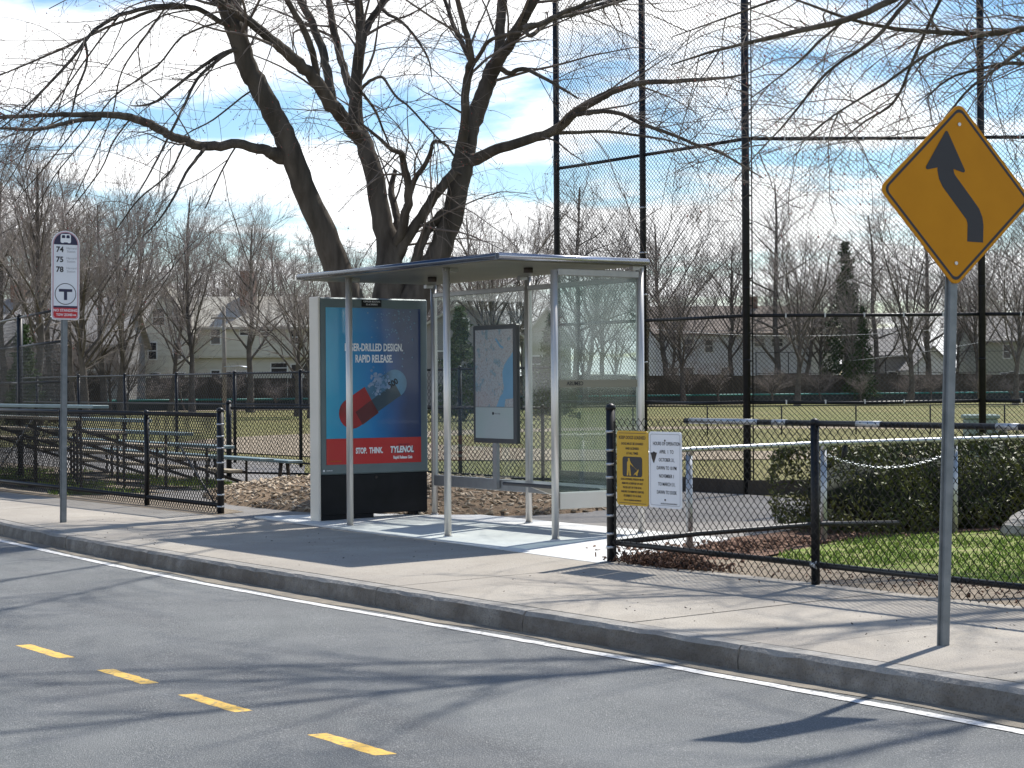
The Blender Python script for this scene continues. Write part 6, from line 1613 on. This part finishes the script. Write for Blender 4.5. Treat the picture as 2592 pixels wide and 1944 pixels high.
# utility pole and wires by the cream house
up = thing('utility_pole', 'weathered wooden utility pole before the cream house', 'utility pole', cw(px(568, 132), 132, -0.1), CAM_YAW)
k = MB(); k.tube([(0, 0, 0), (0, 0, 7.4)], [0.17, 0.12], 10); obj('pole', k, M['wood_pole'], up)
k = MB(); k.rbox(-0.9, 0.9, -0.2, -0.1, 6.5, 6.62, 0.01); obj('crossarm', k, M['wood_pole'], up)
k = MB(); k.tube([(0.0, -0.15, 3.1), (1.1, -0.2, 3.15), (1.7, -0.2, 3.0)], [0.03, 0.03, 0.12], 8); obj('lamp_arm', k, M['galv'], up)
def wire(label, a, b, sag):
    a = Vector(a); b = Vector(b); k = MB()
    k.tube([a.lerp(b, i / 14) - Vector((0, 0, sag * 4 * (i / 14) * (1 - i / 14))) for i in range(15)], 0.016, 5)
    tag(obj('overhead_wire', k, M['galv']), label, 'wire', 'overhead wires by the houses')
wire('thin overhead wire from the utility pole towards the shelter', cw(px(568, 132), 132, 6.5), cw(px(1500, 150), 150, 6.6), 0.9)
wire('thin overhead wire dipping past the white house eaves', cw(px(1600, 150), 150, 6.2), cw(px(2420, 150), 150, 6.0), 0.7)
wire('thin overhead wire rising behind the warning sign post', cw(px(2160, 150), 150, 3.4), cw(px(2560, 150), 150, 5.3), 0.2)
wire('thin overhead wire sloping down to the utility pole', cw(px(568, 132), 132, 4.6), cw(px(500, 140), 140, 2.8), 0.2)

# ------------------------------------------------------------------ far fences
of = thing('outfield_fence', 'low dark outfield fence with a teal cap across the whole field', 'fence', cw(-19, 134, -0.09), 0)
ang_of = math.atan2(168 - 134, 45 + 19)
A_ = Vector((-70, 134 - 51 * math.tan(ang_of))); Bx = 110.0
n_of = 34
for i in range(n_of):
    xa = -70 + 180 * i / n_of; xb = -70 + 180 * (i + 1) / n_of
    ya = 134 + (xa + 19) * math.tan(ang_of); yb = 134 + (xb + 19) * math.tan(ang_of)
    a = cw(xa, ya); b = cw(xb, yb); c_ = (a + b) / 2; L = (b - a).length; an = math.atan2(b.y - a.y, b.x - a.x)
    k = MB(); k.box((c_.x, c_.y, 0.28), (L - 0.02, 0.03, 0.72), an); obj('panel', k, M['screen'], of, world=True)
    k = MB(); k.tube([(a.x, a.y, 0.66), (b.x, b.y, 0.66)], 0.075, 8); obj('cap_rail', k, M['teal_cap'], of, world=True)
    k = MB(); k.tube([(a.x, a.y, -0.1), (a.x, a.y, 0.66)], 0.05, 6); obj('post', k, M['black'], of, world=True)
sf = thing('stockade_fence', 'dark vertical-board fence in the shade behind the bleachers', 'fence', cw(-33, 118, -0.1), CAM_YAW)
for i in range(56):
    h = 2.55 + 0.05 * math.sin(i * 2.3) + (0.08 if i % 8 == 0 else 0)
    if i == 0: bd = MB(); bd.b2(0, 0.262, 0, 0.04, 0, 1.0); bd = bd.mesh('board', M['stockade'])
    o = obj('board', bd, None, sf, loc=(-8 + i * 0.27, 0.02 * (i % 2), 0)); o.scale = (1, 1, h)
sf2 = thing('stockade_fence', 'dark board fence closing the far side of the field under the white house', 'fence', cw(-4, 148, -0.1), CAM_YAW + ang_of)
for i in range(34):
    k = MB(); k.b2(i * 2.6, i * 2.6 + 2.56, 0, 0.08, 0, 2.45 + 0.08 * math.sin(i * 1.7)); obj('panel', k, M['stockade'], sf2)
sf3 = thing('stockade_fence', 'dark board fence behind the head-high chain-link fence', 'fence', cw(-27, 137, -0.1), CAM_YAW + R(5))
for i in range(9):
    k = MB(); k.b2(i * 2.6, i * 2.6 + 2.56, 0, 0.08, 0, 2.35 + 0.06 * math.sin(i * 1.3)); obj('panel', k, M['stockade'], sf3)
tf = thing('court_fence', 'tall thin-posted court fence far beyond the outfield', 'fence', cw(px(1900, 176), 172, -0.1), CAM_YAW)
for i in range(9):
    k = MB(); k.tube([(i * 3.0, 0, 0), (i * 3.0, 0, 4.6)], 0.05, 6); obj('post', k, M['black'], tf)
for z in (2.6, 4.55):
    k = MB(); k.tube([(0, 0, z), (24, 0, z)], 0.03, 6); obj('rail', k, M['black'], tf)
# low field rail nearer than the outfield fence
fr_ = thing('field_rail', 'thin black rail fence crossing the middle of the field', 'fence', cw(1.5, 60, -0.09), CAM_YAW)
for i in range(14):
    k = MB(); k.tube([(i * 2.4, 0, 0), (i * 2.4, 0, 0.95)], 0.025, 6); obj('post', k, M['black'], fr_)
obj('chain_link_mesh', fabric(3.12, 0.92, 0.06, 0.003, M['wire']), None, fr_, loc=(0, 0, 0), kind='stuff')
for j in range(1, 10): obj('chain_link_mesh', fabric(3.12, 0.92, 0.06, 0.003, M['wire']), None, fr_, loc=(3.12 * j, 0, 0), kind='stuff')
for z in (0.94, ):
    k = MB(); k.tube([(0, 0, z), (31.2, 0, z)], 0.02, 6); obj('rail', k, M['black'], fr_)
